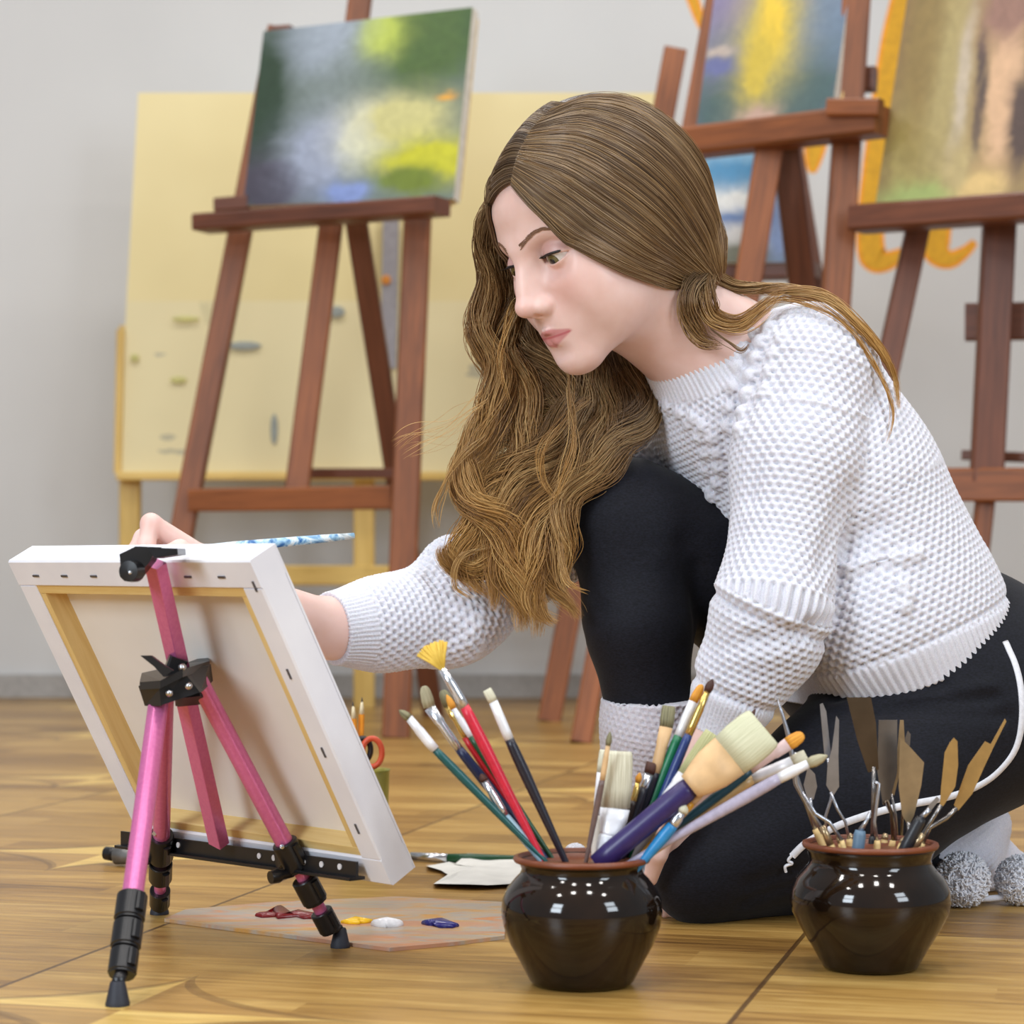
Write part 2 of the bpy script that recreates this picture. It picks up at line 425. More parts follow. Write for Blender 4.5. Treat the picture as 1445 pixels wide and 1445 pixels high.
# easel in the middle, behind the woman's head
r = thing('studio_easel', (*FL(1000, 1035)[:2], 0), 'wooden easel behind the long-haired woman holding the purple and yellow painting', 'easel', 'wooden studio easels')
a, b = to_floor(1013, -20, 975, 190, 5.05, 4.98); one('leg', a, b, .044, .034, W1, r)
a, b = to_floor(1209, -20, 1180, 420, 4.80, 4.72); one('leg', a, b, .058, .036, W1, r)
one('mast', P(1087, 200, 4.82), P(1030, 560, 4.78), .056, .03, W1, r)
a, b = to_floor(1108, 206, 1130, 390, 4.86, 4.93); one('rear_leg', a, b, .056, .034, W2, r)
one('tray', P(962, 204, 4.92), P(1246, 170, 4.66), .060, .08, W1, r, (0, 0, 1))
one('tray_block', P(1170, 152, 4.68), P(1243, 152, 4.62), .034, .03, W1, r, (0, 0, 1))
one('top_clamp', P(1178, 114, 4.83), P(1236, 112, 4.80), .05, .035, W2, r, (0, 0, 1))
one('crossbar', P(900, 690, 4.9), P(1150, 690, 4.72), .05, .03, W1, r, (0, 0, 1))
violet = painting_mat('violet_yellow_sunset', rgb(112, 112, 140), [
    (.2, .9, .3, .3, rgb(120, 110, 146)), (.8, .9, .3, .3, rgb(104, 104, 142)), (.8, .55, .3, .3, rgb(96, 116, 138)), (.25, .5, .3, .2, rgb(110, 112, 128)), (.5, .18, .7, .24, rgb(56, 84, 86)),
    (.45, .62, .22, .42, rgb(170, 156, 80)), (.45, .66, .10, .22, rgb(218, 184, 44)), (.4, .4, .10, .2, rgb(190, 166, 50)), (.45, .08, .14, .07, rgb(180, 148, 130)), (.1, .42, .10, .06, rgb(92, 98, 144)), (.1, .52, .1, .03, rgb(170, 156, 146))], .25, 2.4)
painting('violet and yellow sunset painting on the middle easel', (P(980, 196, 4.90), P(1172, 168, 4.72), P(1206, -60, 4.80), P(1012, -34, 4.98)), .03, violet)

# easel further back in the middle, carrying the blue sky painting
r = thing('studio_easel', (*FL(900, 1012)[:2], 0), 'wooden easel furthest back with the small blue sky painting low on its tray', 'easel', 'wooden studio easels')
a, b = to_floor(953, 70, 778, 1000, 5.5, 5.36); one('leg', a, b, .054, .034, W1, r)
a, b = to_floor(1110, 150, 1150, 400, 5.5, 5.36); one('leg', a, b, .04, .034, W2, r)
one('tray', P(930, 388, 5.4), P(1154, 382, 5.3), .034, .07, W2, r, (0, 0, 1))
one('crossbar', P(880, 690, 5.42), P(1170, 690, 5.36), .045, .03, W1, r, (0, 0, 1))
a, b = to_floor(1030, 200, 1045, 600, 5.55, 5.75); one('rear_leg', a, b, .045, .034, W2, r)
sky = painting_mat('blue_sky_clouds', rgb(110, 160, 196), [
    (.3, .92, .6, .2, rgb(150, 190, 214)), (.5, .75, .5, .15, rgb(70, 140, 186)), (.5, .52, .35, .12, rgb(226, 228, 226)), (.5, .33, .6, .10, rgb(56, 104, 168)), (.55, .2, .4, .12, rgb(206, 206, 206)), (.4, .06, .7, .10, rgb(110, 112, 96)), (.95, .3, .1, .3, rgb(130, 150, 190))], .16, 3.5)
painting('small blue sky and white cloud painting under the middle tray', (P(955, 372, 5.34), P(1108, 370, 5.28), P(1108, 206, 5.34), P(955, 210, 5.4)), .02, sky)

# easel on the right, cut by the frame
r = thing('studio_easel', (*FL(1400, 1040)[:2], 0), 'dark reddish easel at the right edge holding the brown painting', 'easel', 'wooden studio easels')
a, b = to_floor(1300, 300, 1252, 520, 4.75, 4.70); one('leg', a, b, .048, .034, W2, r)
one('mast', P(1411, 300, 4.62), P(1392, 680, 4.60), .064, .034, W2, r)
a, b = to_floor(1392, 690, 1374, 850, 4.62, 4.60); one('lower_mast', a, b, .036, .034, W1, r)
a, b = to_floor(1560, 200, 1560, 900, 4.50, 4.47); one('leg', a, b, .05, .034, W2, r)
one('tray', P(1210, 310, 4.70), P(1600, 282, 4.35), .052, .08, W2, r, (0, 0, 1))
one('crossbar', P(1335, 684, 4.62), P(1600, 684, 4.5), .066, .034, W1, r, (0, 0, 1))
one('middle_block', P(1362, 455, 4.70), P(1600, 450, 4.62), .075, .03, W2, r, (0, 0, 1))
one('rear_crossbar', P(1358, 642, 4.72), P(1600, 652, 4.6), .02, .025, W2, r, (0, 0, 1))
brown = painting_mat('brown_figure_study', rgb(154, 130, 84), [
    (.02, .5, .05, .8, rgb(120, 92, 58)), (.14, .18, .12, .25, rgb(158, 144, 86)), (.14, .6, .12, .35, rgb(132, 110, 60)), (.27, .4, .08, .4, rgb(162, 146, 96)), (.33, .42, .03, .22, rgb(182, 168, 146)),
    (.52, .40, .08, .30, rgb(208, 170, 134)), (.40, .50, .018, .10, rgb(84, 68, 60)), (.43, .38, .018, .09, rgb(84, 68, 60)), (.41, .26, .018, .09, rgb(96, 78, 66)), (.50, .66, .12, .10, rgb(142, 106, 92)), (.61, .26, .05, .16, rgb(78, 60, 54)),
    (.22, .03, .2, .05, rgb(150, 164, 96)), (.46, .05, .1, .05, rgb(208, 178, 118)), (.36, .12, .05, .08, rgb(176, 158, 110))], .12, 4.0)
painting('tall brown and khaki figure painting at the right edge', (P(1234, 296, 4.66), P(1560, 272, 4.36), P(1606, -150, 4.44), P(1300, -130, 4.74)), .03, brown)

# ---------------------------------------------------------------- the big drawing board on pine legs
r = thing('drawing_board', (*FL(515, 1000)[:2], 0), 'large pale yellow board spotted with paint on pine legs against the back wall', 'board')
x = N('stained_yellow_board'); co = x.co()
n1 = x.noise(co, 1.4, 4).outputs[0]; n2 = x.noise(x.co((1, 1, .35)), 9, 5, .65).outputs[0]; n3 = x.noise(x.co((1, 1, 3)), 5.0, 3, .5).outputs[0]
bz = x.n('ShaderNodeSeparateXYZ'); x.l(x.co(), bz.inputs[0])
low = x.math('LESS_THAN', bz.outputs[2], P(0, 425, 5.85)[2])
colr = x.ramp(n1, [(0.3, rgb(222, 205, 150)), (0.7, rgb(232, 217, 166))])
colr = x.mix(x.math('MULTIPLY', low, .8), colr, rgb(226, 214, 172))
spot = x.math('MULTIPLY', x.math('GREATER_THAN', n2, 0.68), 0.35)
colr = x.mix(spot, colr, rgb(176, 170, 128))
spot2 = x.math('MULTIPLY', x.math('MULTIPLY', x.math('GREATER_THAN', n3, 0.70), low), 0.5)
colr = x.mix(spot2, colr, rgb(130, 134, 130)); x.set(colr, .7); x.bump(n2, .1, .001)
bd = 5.85
m = MB(); m.prism([P(166, 668, bd), P(930, 668, bd), P(930, 132, bd + .02), P(196, 132, bd + .02)], V(0, .02, 0)); m.obj('panel', x.m, r)
one('ledge', P(166, 672, bd - .02), P(930, 672, bd - .02), .02, .05, M['pine'], r, (0, 0, 1))
for px in (184, 514, 890):
    a = P(px, 460 if px == 184 else 672, bd + .035); one('leg', a, V(a[0], bd + .035, 0), .052, .034, M['pine'], r)
one('crossbar', P(184, 812, bd + .03), P(514, 812, bd + .03), .05, .03, M['pine'], r, (0, 0, 1))
one('crossbar', P(514, 812, bd + .03), P(890, 812, bd + .03), .05, .03, M['pine'], r, (0, 0, 1))
m = MB(); m.beam(P(170, 465, bd - .012), P(166, 668, bd - .012), .018, .012); m.obj('edge_strip', M['pine'], r)
m = MB(); m.beam(P(552, 300, bd - .03), P(548, 520, bd - .03), .04, .02); o = m.obj('rail', plain('grey_rail', rgb(150, 146, 150), .5), r); o['label'] = 'grey upright rail'
for (px, py, ru, rv) in ((545, 395, 7, 7),):
    m = MB(); m.ball(P(px, py, bd - .043), (ru * bd / F, .003, rv * bd / F))
    m.obj('paint_spot', plain('orange_paint_spot', rgb(206, 130, 40), .5), r)
for (px, py, ru, rv) in ((387, 606, 5, 22), (345, 488, 24, 6), (475, 440, 12, 8)):
    m = MB(); m.ball(P(px, py, bd - .0115), (ru * bd / F, .002, rv * bd / F))
    m.obj('paint_smudge', plain('grey_blue_smudge', rgb(150, 156, 150), .6), r)
for (px, py, ru, rv) in ((252, 536, 12, 5), (262, 450, 20, 4), (190, 505, 6, 6)):
    m = MB(); m.ball(P(px, py, bd - .0115), (ru * bd / F, .002, rv * bd / F))
    m.obj('paint_smudge', plain('olive_smudge', rgb(196, 190, 120), .6), r)
# ---------------------------------------------------------------- the stretched canvas on the small easel
black_pl = plain('black_plastic', rgb(24, 23, 25), .32, 0, .05)
rubber = plain('dark_rubber', rgb(38, 40, 50), .6, 0, .05)
steel = plain('bright_steel', rgb(200, 200, 205), .25, 1.0)
def pinkm(name, rough):
    x = N(name); n_ = x.noise(x.co(), 300, 2).outputs[0]
    x.set(x.ramp(n_, [(0.3, rgb(216, 112, 168)), (0.7, rgb(224, 124, 176))]), rough, .4); x.bump(n_, .03, .0003); return x.m
pink = pinkm('pink_anodised_aluminium', .30)

BR = P(566, 1240, 2.105); Wd = unit(V(-.68, .73, 0)); Hd0 = V(-.114, -.106, .287) * 1.017; Hd0 = Hd0 - Wd * np.dot(Hd0, Wd)
CH = np.linalg.norm(Hd0); Hd = unit(Hd0); CW = .393
NF = np.cross(Hd, Wd); NF = NF if NF[1] > 0 else -NF       # front of the canvas, away from the lens
BR = BR - NF * .012
TH = .030
def cpt(a, b, c): return BR + Wd * a + Hd * b + NF * c      # a: from right end, b: up, c: depth behind back face
r = thing('stretched_canvas', cpt(CW / 2, 0, TH / 2), 'white stretched canvas seen from behind, leaning on the pink tripod easel', 'canvas')
x = N('white_canvas_cloth'); co = x.co((1, 1, 1)); a_ = x.noise(co, 14, 3).outputs[0]; b_ = x.noise(co, 900, 2).outputs[0]
x.set(x.ramp(a_, [(.3, rgb(228, 228, 236)), (.7, rgb(240, 240, 246))]), .8); x.bump(b_, .25, .0005); cl_white = x.m
x = N('raw_canvas_back'); a_ = x.noise(x.co(), 10, 3).outputs[0]; b_ = x.noise(x.co(), 1200, 2).outputs[0]
x.set(x.ramp(a_, [(.3, rgb(228, 224, 217)), (.7, rgb(236, 232, 226))]), .85); x.bump(b_, .25, .0005); cl_raw = x.m
FW = .028
for nm, p0, p1, sd in (('wrapped_edge', (0, FW / 2), (CW, FW / 2), Hd), ('wrapped_edge', (0, CH - FW / 2), (CW, CH - FW / 2), Hd),
                       ('wrapped_edge', (FW / 2, FW), (FW / 2, CH - FW), Wd), ('wrapped_edge', (CW - FW / 2, FW), (CW - FW / 2, CH - FW), Wd)):
    m = MB(); m.beam(cpt(*p0, TH / 2), cpt(*p1, TH / 2), FW, TH, sd, ch=.06); m.obj(nm, cl_white, r)
BW = .009
lo, hi, le, ri = FW + BW / 2, CH - FW - BW / 2, CW - FW - BW / 2, FW + BW / 2
for p0, p1, sd in (((ri - BW / 2, lo), (le + BW / 2, lo), Hd), ((ri - BW / 2, hi), (le + BW / 2, hi), Hd), ((ri, lo + BW / 2), (ri, hi - BW / 2), Wd), ((le, lo + BW / 2), (le, hi - BW / 2), Wd)):
    m = MB(); m.beam(cpt(*p0, TH / 2 + .0005), cpt(*p1, TH / 2 + .0005), BW, TH - .003, sd, ch=.06); m.obj('stretcher_bar', M['pine_pale'], r)
m = MB(); m.prism([cpt(FW + BW, FW + BW, TH - .006), cpt(CW - FW - BW, FW + BW, TH - .006), cpt(CW - FW - BW, CH - FW - BW, TH - .006), cpt(FW + BW, CH - FW - BW, TH - .006)], NF * .002)
m.obj('canvas_back', cl_raw, r)
m = MB(); m.prism([cpt(0, 0, TH + .0002), cpt(CW, 0, TH + .0002), cpt(CW, CH, TH + .0002), cpt(0, CH, TH + .0002)], NF * .002)
m.obj('canvas_front', cl_white, r)
staple = plain('grey_staple', rgb(110, 110, 118), .4, .8)
for a_ in np.linspace(.05, CW - .04, 7):
    m = MB(); m.beam(cpt(a_ - .005, CH - .016, -.0006), cpt(a_ + .005, CH - .016, -.0006), .002, .0014, Hd); m.obj('staple', staple, r)
for a_ in (.05, .12, .2):
    m = MB(); m.beam(cpt(a_ - .005, .016, -.0006), cpt(a_ + .005, .016, -.0006), .002, .0014, Hd); m.obj('staple', staple, r)
for b_ in (.06, .14, .22):
    m = MB(); m.beam(cpt(.014, b_ - .005, -.0006), cpt(.014, b_ + .005, -.0006), .002, .0014, Wd); m.obj('staple', staple, r)
m = MB(); m.beam(cpt(.008, CH - .030, -.0006), cpt(.008, CH - .020, -.0006), .002, .0014, Wd); m.obj('staple', staple, r)

def canvas_d(px, py, off=0.0):
    """depth where the pixel ray meets the plane `off` in front of the canvas back face"""
    ray = P(px, py, 1.0) - V(0, 0, H); o = BR - NF * off - V(0, 0, H)
    return float(np.dot(o, NF) / np.dot(ray, NF))

# ---------------------------------------------------------------- pink folding tripod easel
r = thing('tabletop_easel', (*FL(270, 1345)[:2], 0), 'small pink folding tripod easel with black clamps in the left foreground', 'easel')
def leg(top, foot, rad, clamps, foot_r):
    """clamps: (t0, t1, radius) black collars along the leg; the thin inner tube shows between them"""
    top = np.asarray(top); foot = np.asarray(foot); ax = foot - top
    at = lambda t: top + ax * t
    tc = clamps[0][0]
    m = MB(); m.tube([at(0), at(tc + .02)], rad, 24, ru=0); lg = m.obj('leg', pink, r, auto=40)
    if clamps[-1][0] - tc > .2:
        m = MB(); m.tube([at(tc), at(clamps[-1][1])], rad * .72, 20, ru=0); m.obj('inner_tube', pink, lg, auto=40)
    for (t0, t1, cr) in clamps:
        m = MB(); L = np.linalg.norm(ax) * (t1 - t0)
        m.lathe([(cr * .92, 0), (cr, L * .04), (cr, L * .90), (cr * .90, L * .93), (cr * .90, L)], at(t0), 28, axis=ax)
        c_ob = m.obj('collar', black_pl, lg, auto=35)
        s_ = unit(np.cross(ax, V(0, -1, .1))); fr = unit(np.cross(s_, ax)); fr = fr if fr[1] < 0 else -fr
        q = unit(fr * .75 - s_ * .66)
        m = MB(); m.beam(at(t0 + (t1 - t0) * .12) + q * cr, at(t0 + (t1 - t0) * .78) + q * cr, cr * .62, cr * .5, side=np.cross(ax, q), ch=.25)
        m.obj('latch', black_pl, lg)
    fb = at(1.0); az = V(0, 0, 1)
    m = MB(); m.tube([at(clamps[-1][1] - .01), fb + V(0, 0, foot_r * 1.8)], rad * .6, 14); m.obj('ankle', black_pl, lg, smooth=True)
    m = MB(); m.lathe([(foot_r * .55, foot_r * 2.0), (foot_r * .62, foot_r * 1.9), (foot_r * .95, foot_r * .4), (foot_r, foot_r * .25), (foot_r, 0.0002)][::-1], V(fb[0], fb[1], 0), 28)
    m.obj('rubber_foot', rubber, lg, auto=40)
    return lg, at
apexd = 2.17
Lt, Lf = P(226, 975, 2.105), FL(166, 1419)
Rt, Rf = P(280, 960, 2.115), FL(480, 1337)
Bt, Bf = P(233, 975, 2.15), FL(225, 1290)
lgL, atL = leg(Lt, Lf, .0092, [(.672, .752, .0130), (.757, .835, .0127), (.840, .912, .0120)], .0100)
lgR, atR = leg(Rt, Rf, .0086, [(.595, .70, .0122), (.735, .825, .0122), (.860, .935, .0108)], .0092)
lgB, atB = leg(Bt, Bf, .0084, [(.62, .73, .0125), (.75, .83, .0118), (.88, .955, .0105)], .0098)
# head block: two-lobed bracket joining the three legs
def bevel_block(mb, c, ax, ay, az, sx, sy, sz, ch=.2):
    c = np.asarray(c, float); mb.beam(c - az * sz / 2, c + az * sz / 2, sx, sy, side=ax, ch=ch)
hc = P(246, 965, 2.120)
m = MB()
sideR = unit(P(262, 950, 2.095) - P(226, 968, 2.075)); up = V(0, 0, 1)
m.prism([P(197, 968, 2.095), P(226, 966, 2.055), P(258, 950, 2.055), P(296, 938, 2.145), P(292, 930, 2.175), P(262, 941, 2.175), P(230, 950, 2.195), P(200, 955, 2.145)], V(0, 0, .007)); b0 = m.obj('head_block', black_pl, r)
for (q0, q1, q2, q3, d0, d1) in (((197, 967), (228, 970), (229, 995), (206, 995), 2.100, 2.073), ((226, 966), (262, 948), (284, 976), (229, 994), 2.070, 2.075), ((262, 946), (296, 938), (299, 962), (285, 976), 2.080, 2.135)):
    m = MB(); m.prism([P(*q0, d0), P(*q1, d1), P(*q2, d1), P(*q3, d0)], V(.001, .008, .001)); m.obj('bracket_plate', black_pl, b0)
m = MB(); m.beam(P(262, 948, 2.125), P(267, 990, 2.115), .024, .024, side=(1, .2, 0)); m.obj('mast_sleeve', black_pl, b0)
m = MB(); m.beam(P(243, 953, 2.105), P(252, 928, 2.105), .017, .02, side=(1, .2, 0)); m.obj('mast_sleeve', black_pl, b0)
for px, py in ((239, 978), (266, 968), (257, 942)):
    m = MB(); c_ = P(px, py, 2.059); m.lathe([(.0001, -.003), (.0028, -.0025), (.0034, 0), (.0034, .004)], c_, 16, axis=(0, 1, 0)); m.obj('rivet', steel, b0, smooth=True)
m = MB(); m.prism([P(199, 925, 2.055), P(214, 925, 2.055), P(233, 939, 2.055), P(245, 946, 2.055), P(232, 955, 2.055), P(218, 940, 2.055)], V(0, .008, 0)); m.obj('wing_knob', black_pl, b0)
# mast: square bar leaning with the canvas
mt = P(219, 795, canvas_d(219, 795, .019)); mb_ = P(309, 1190, canvas_d(309, 1190, .019))
m = MB(); m.beam(mt, mb_, .0165, .0125, side=-Wd + Hd * .0, ch=.04); mast = m.obj('mast', pink, r)
dm = canvas_d(210, 790, .03)
m = MB(); m.prism([P(173, 782, dm), P(196, 771, dm), P(224, 772, dm), P(216, 792, dm), P(199, 813, dm), P(180, 820, dm), P(175, 802, dm)], V(.002, .022, 0)); tc_ = m.obj('top_clamp', black_pl, r)
m = MB(); m.prism([P(214, 773, dm - .004), P(256, 774, dm), P(257, 783, dm), P(224, 788, dm - .004)], V(0, .05, .0)); m.obj('clamp_jaw', black_pl, tc_)
m = MB(); m.lathe([(.0001, -.010), (.009, -.009), (.0095, -.004), (.0095, .004)], P(188, 806, dm - .012), 24, axis=(.35, 1, 0)); m.obj('clamp_knob', black_pl, tc_, auto=40)
m = MB(); m.lathe([(.0001, -.002), (.0015, -.0015), (.0018, 0), (.0018, .004)], P(184, 808, dm - .021), 12, axis=(0, 1, 0)); m.obj('rivet', steel, tc_)
# ledge: perforated black strip carrying the canvas, clipped to the two front legs
l0 = P(172, 1184, canvas_d(172, 1184, .010)); l1 = P(504, 1229, canvas_d(504, 1229, .010))
m = MB(); m.beam(l0, l1, .0165, .003, side=V(0, 0, 1)); ledge = m.obj('ledge', black_pl, r)
for a_ in (.0, .06, .12, .20, .27, .62, .68, .74, .80, .87, .94):
    if a_ < .16: continue
    c_ = l0 + (l1 - l0) * a_ + unit(np.cross(unit(l1 - l0), V(0, 0, 1))) * .0018 + V(0, 0, .002)
    m = MB(); m.lathe([(.0028, -.0004), (.0028, .0006)], c_, 14, axis=np.cross(l1 - l0, V(0, 0, 1))); m.obj('punched_hole', plain('pale_hole', rgb(226, 222, 222), .7), ledge)
m = MB(); m.beam(l0 + V(0, 0, -.007), l1 + V(0, 0, -.007), .003, .018, side=V(0, 0, 1)); m.obj('ledge_lip', black_pl, ledge)
for at, t_, rr in ((atR, .63, .013), (atB, .66, .013)):
    c_ = at(t_); q = l0 + (l1 - l0) * (.70 if at is atR else .17)
    m = MB(); m.beam(c_, q + V(0, -.002, 0), .022, .010, side=V(0, 0, 1), ch=.2); m.obj('ledge_bracket', black_pl, ledge)
m = MB(); m.lathe([(.0001, -.002), (.0022, -.0015), (.0026, .001)], atR(.615) + V(-.003, -.0135, .002), 14, axis=(0, 1, 0)); m.obj('rivet', steel, lgR)
m = MB(); m.beam(atB(.63) + V(-.006, -.0145, .004), atB(.63) + V(.002, -.0145, .012), .004, .002, side=(1, 0, -1)); m.obj('clip', steel, lgB)
m = MB(); m.lathe([(.006, -.012), (.0068, -.004), (.005, 0), (.004, .012)], atR(.70) + V(-.015, -.010, -.004), 18, axis=(.8, .6, .1)); m.obj('thumb_screw', black_pl, lgR, auto=40)
m = MB(); m.lathe([(.005, -.010), (.0055, -.004), (.004, 0), (.003, .010)], atB(.74) + V(-.015, -.006, 0), 18, axis=(.9, .4, .1)); m.obj('thumb_screw', black_pl, lgB, auto=40)

# ---------------------------------------------------------------- glazed pots
x = N('brown_black_glaze'); sp = x.n('ShaderNodeSeparateXYZ'); x.l(x.co(), sp.inputs[0])
nz = x.noise(x.co(), 22, 3).outputs[0]
x.set(x.ramp(nz, [(.3, rgb(16, 11, 8)), (.75, rgb(40, 25, 13))]), .07, 0); x.bump(x.noise(x.co(), 30, 2).outputs[0], .05, .001); glaze = x.m
clay = plain('brown_clay_rim', rgb(118, 62, 36), .4, 0, .08)
def pot(c, prof, label):
    rt = thing('glazed_pot', c, label, 'pot', 'dark glazed pots on the floor')
    inner = [(max(rr - .005, .001), max(z, .006)) for rr, z in prof[::-1]]
    m = MB(); m.lathe([(.0001, .0005)] + prof + inner + [(.0001, .006)], c, 72); m.obj('pot_body', glaze, rt, smooth=True)
    rm, zm = prof[-1]
    m = MB(); ring = []
    m.lathe([(rm - .0052, zm - .001), (rm - .0054, zm + .0015), (rm - .003, zm + .003), (rm + .0006, zm + .0022), (rm + .0012, zm), (rm + .0002, zm - .002)], c, 72); m.obj('rim', clay, rt, smooth=True)
    return rt
def px_prof(cx, base_y, rows, d):
    s = F / d
    return [(hw / s, H - (y - Y0) / s) for hw, y in rows]
dA = 2.005; cA = P(821, 1391, dA); cA[2] = 0
rowsA = [(62, 1388), (70, 1389), (74, 1382), (88, 1355), (102, 1330), (111, 1305), (114, 1285), (112, 1268), (105, 1253), (95, 1240), (87, 1232), (85, 1226), (88, 1218), (95, 1212)]
pA = px_prof(821, 1391, rowsA, dA); pA[0] = (pA[0][0], .0005); pA[1] = (pA[1][0], .0012)
potA = pot(cA, pA, 'dark glazed pot in the foreground centre full of paintbrushes')
dB = 2.085; cB = P(1228, 1366, dB); cB[2] = 0
rowsB = [(58, 1364), (66, 1365), (68, 1360), (84, 1332), (100, 1306), (110, 1286), (113, 1270), (111, 1254), (103, 1238), (92, 1226), (86, 1218), (85, 1212), (88, 1202), (94, 1192)]
pB = px_prof(1228, 1366, rowsB, dB); pB[0] = (pB[0][0], .0005); pB[1] = (pB[1][0], .0012)
potB = pot(cB, pB, 'dark glazed pot at the right holding palette knives and sculpting tools')

# ---------------------------------------------------------------- brushes
def col(name, r_, g, b, rough=.35, metal=0): return plain(name, rgb(r_, g, b), rough, metal, .05, 200)
def hairm(name, a, b):
    x = N(name); n_ = x.noise(x.uv((30, 900, 1)), 1, 4).outputs[0]; x.set(x.ramp(n_, [(.3, a), (.7, b)]), .6); x.bump(n_, .6, .001); return x.m
BH = {'cream': hairm('cream_bristle', rgb(186, 180, 152), rgb(232, 228, 206)), 'gold': hairm('golden_bristle', rgb(200, 120, 30), rgb(240, 176, 60)),
      'yellow': hairm('yellow_bristle', rgb(206, 160, 44), rgb(248, 214, 96)), 'dark': hairm('dark_brown_bristle', rgb(40, 20, 14), rgb(92, 46, 28)),
      'olive': hairm('olive_grey_bristle', rgb(92, 88, 62), rgb(150, 144, 108)), 'grey': hairm('grey_bristle', rgb(140, 132, 100), rgb(198, 190, 160)),
      'pale': hairm('paint_stiff_pale_bristle', rgb(196, 196, 160), rgb(222, 220, 190)), 'green': hairm('pale_green_bristle', rgb(168, 168, 112), rgb(206, 204, 156))}
FER = {'silver': plain('nickel_ferrule', rgb(212, 214, 220), .22, .9), 'gold': plain('brass_ferrule', rgb(222, 188, 110), .25, .9), 'white': plain('white_ferrule', rgb(232, 232, 236), .35, .1),
       'tan': plain('bare_wood_ferrule', rgb(214, 176, 128), .5), 'pink': plain('rosy_ferrule', rgb(216, 188, 186), .4)}
def brush(label, tip, neck, collar, end, d, hw, hmat, fer, bris, shape='round', bw=None, group='paintbrushes in the left pot', d_end=None, tail=True, fw=None, name='paintbrush', cat='paintbrush'):
    """tip, neck (bristle-ferrule), collar (ferrule-handle), end: pixel points; d depth at the tip, d_end at the handle end"""
    d_end = d if d_end is None else d_end
    pts = [tip, neck, collar, end]
    L = [0]
    for i in range(3): L.append(L[-1] + math.dist(pts[i], pts[i + 1]))
    t, n_, c_, e = [P(px, py, d + (d_end - d) * L[i] / L[-1]) for i, (px, py) in enumerate(pts)]
    s = d / F; hr = hw * s / 2; fr = hr * .92 if fw is None else fw * s / 2
    rt = thing(name, e, label, cat, group); ax = unit(e - t); side = unit(np.cross(ax, V(0, -1, .2)))
    m = MB(); Lh = np.linalg.norm(e - c_)
    q = [0, .06, .22, .55, .85, 1.0]; rr = [.88, 1.0, 1.08, .86, .62, .45] if tail else [.9, 1, 1.05, 1.0, 1.0, .9]
    m.tube([c_ + (e - c_) * k for k in q], [hr * k for k in rr], 14); m.obj('handle', hmat, rt, smooth=True)
    flat = shape in ('flat', 'filbert', 'fan', 'wide')
    bwm = (bw if bw else hw) * s / 2
    m = MB(); k0 = (bwm if shape in ('flat', 'filbert', 'wide') else fr * .8, fr * .8 if not flat else fr * .55)
    if shape == 'wide': m.tube([n_ + (c_ - n_) * k for k in (0, .45, .72, .9, 1.02)], [(bwm, fr * .55), (bwm * .94, fr * .62), (bwm * .80, fr * .8), (fr * 1.1, fr * .95), (fr, fr)], 16, side=side)
    else: m.tube([n_, n_ + (c_ - n_) * .35, n_ + (c_ - n_) * .42, n_ + (c_ - n_) * .8, c_ + (e - c_) * .01], [k0, (fr * .9 if not flat else (k0[0] + fr) / 2, fr * .9), (fr, fr), (fr, fr), (fr * .96, fr * .96)], 16, side=side)
    m.obj('ferrule', FER[fer], rt, smooth=True)
    m = MB(); Lb = np.linalg.norm(n_ - t)
    if shape == 'round':
        m.tube([n_, n_ + (t - n_) * .3, n_ + (t - n_) * .65, n_ + (t - n_) * .9, t], [fr * .85, bwm * 1.0, bwm * .8, bwm * .35, bwm * .08], 14)
    elif shape == 'fan':
        base = n_; v0 = unit(t - n_); sd = unit(np.cross(v0, V(0, 1, 0)))
        R_ = Lb; nf = 26; half = bw
        for i in range(nf):
            a_ = -half + 2 * half * i / (nf - 1); dr = v0 * math.cos(a_) + sd * math.sin(a_)
            p1 = base + dr * R_ * random.uniform(.93, 1.0) + V(0, random.uniform(-.001, .001), 0)
            m.tube([base + sd * fr * .7 * math.sin(a_), base + dr * R_ * .5, p1], [.0006, .0012, .0009], 5)
    else:
        tip_r = .25 if shape == 'filbert' else .92
        pr = [(0, 1.0, fr * .55), (.35, 1.06, fr * .75), (.75, 1.05 if shape != 'filbert' else .9, fr * .55), (.93, 1.0 if shape != 'filbert' else .62, fr * .3), (1.0, tip_r, fr * .12)]
        m.tube([n_ + (t - n_) * k for k, _, _ in pr], [(bwm * a, b) for _, a, b in pr], 16, side=side)
    m.obj('bristles', BH[bris], rt, smooth=True)
    return rt
Z = 1.96
brush('thin teal paintbrush leaning furthest left out of the brush pot', (563, 1002), (577, 1013), (612, 1056), (790, 1236), 1.99, 12, col('teal_handle', 22, 84, 84), 'white', 'olive', d_end=2.0, fw=14)
brush('blue handled filbert with a stained grey tip leaning left in the brush pot', (598, 968), (606, 998), (647, 1056), (800, 1250), 2.02, 14, col('navy_handle', 28, 40, 78), 'silver', 'grey', 'filbert', 17, d_end=2.02)
brush('short red paintbrush with a brass ferrule beside the fan brush', (624, 974), (634, 996), (656, 1040), (792, 1246), 2.035, 11, col('red_handle', 196, 30, 40), 'gold', 'olive', 'filbert', 16, d_end=2.02)
brush('green paintbrush with an orange and black tip beside the fan brush', (630, 980), (640, 1000), (664, 1038), (802, 1246), 2.03, 11, col('dark_green_handle', 24, 74, 44), 'white', 'gold', d_end=2.02)
brush('red fan brush with spread yellow bristles in the brush pot', (606, 907), (624, 944), (655, 996), (782, 1246), 2.0, 16, col('bright_red_handle', 206, 36, 60), 'silver', 'yellow', 'fan', .62, d_end=2.0)
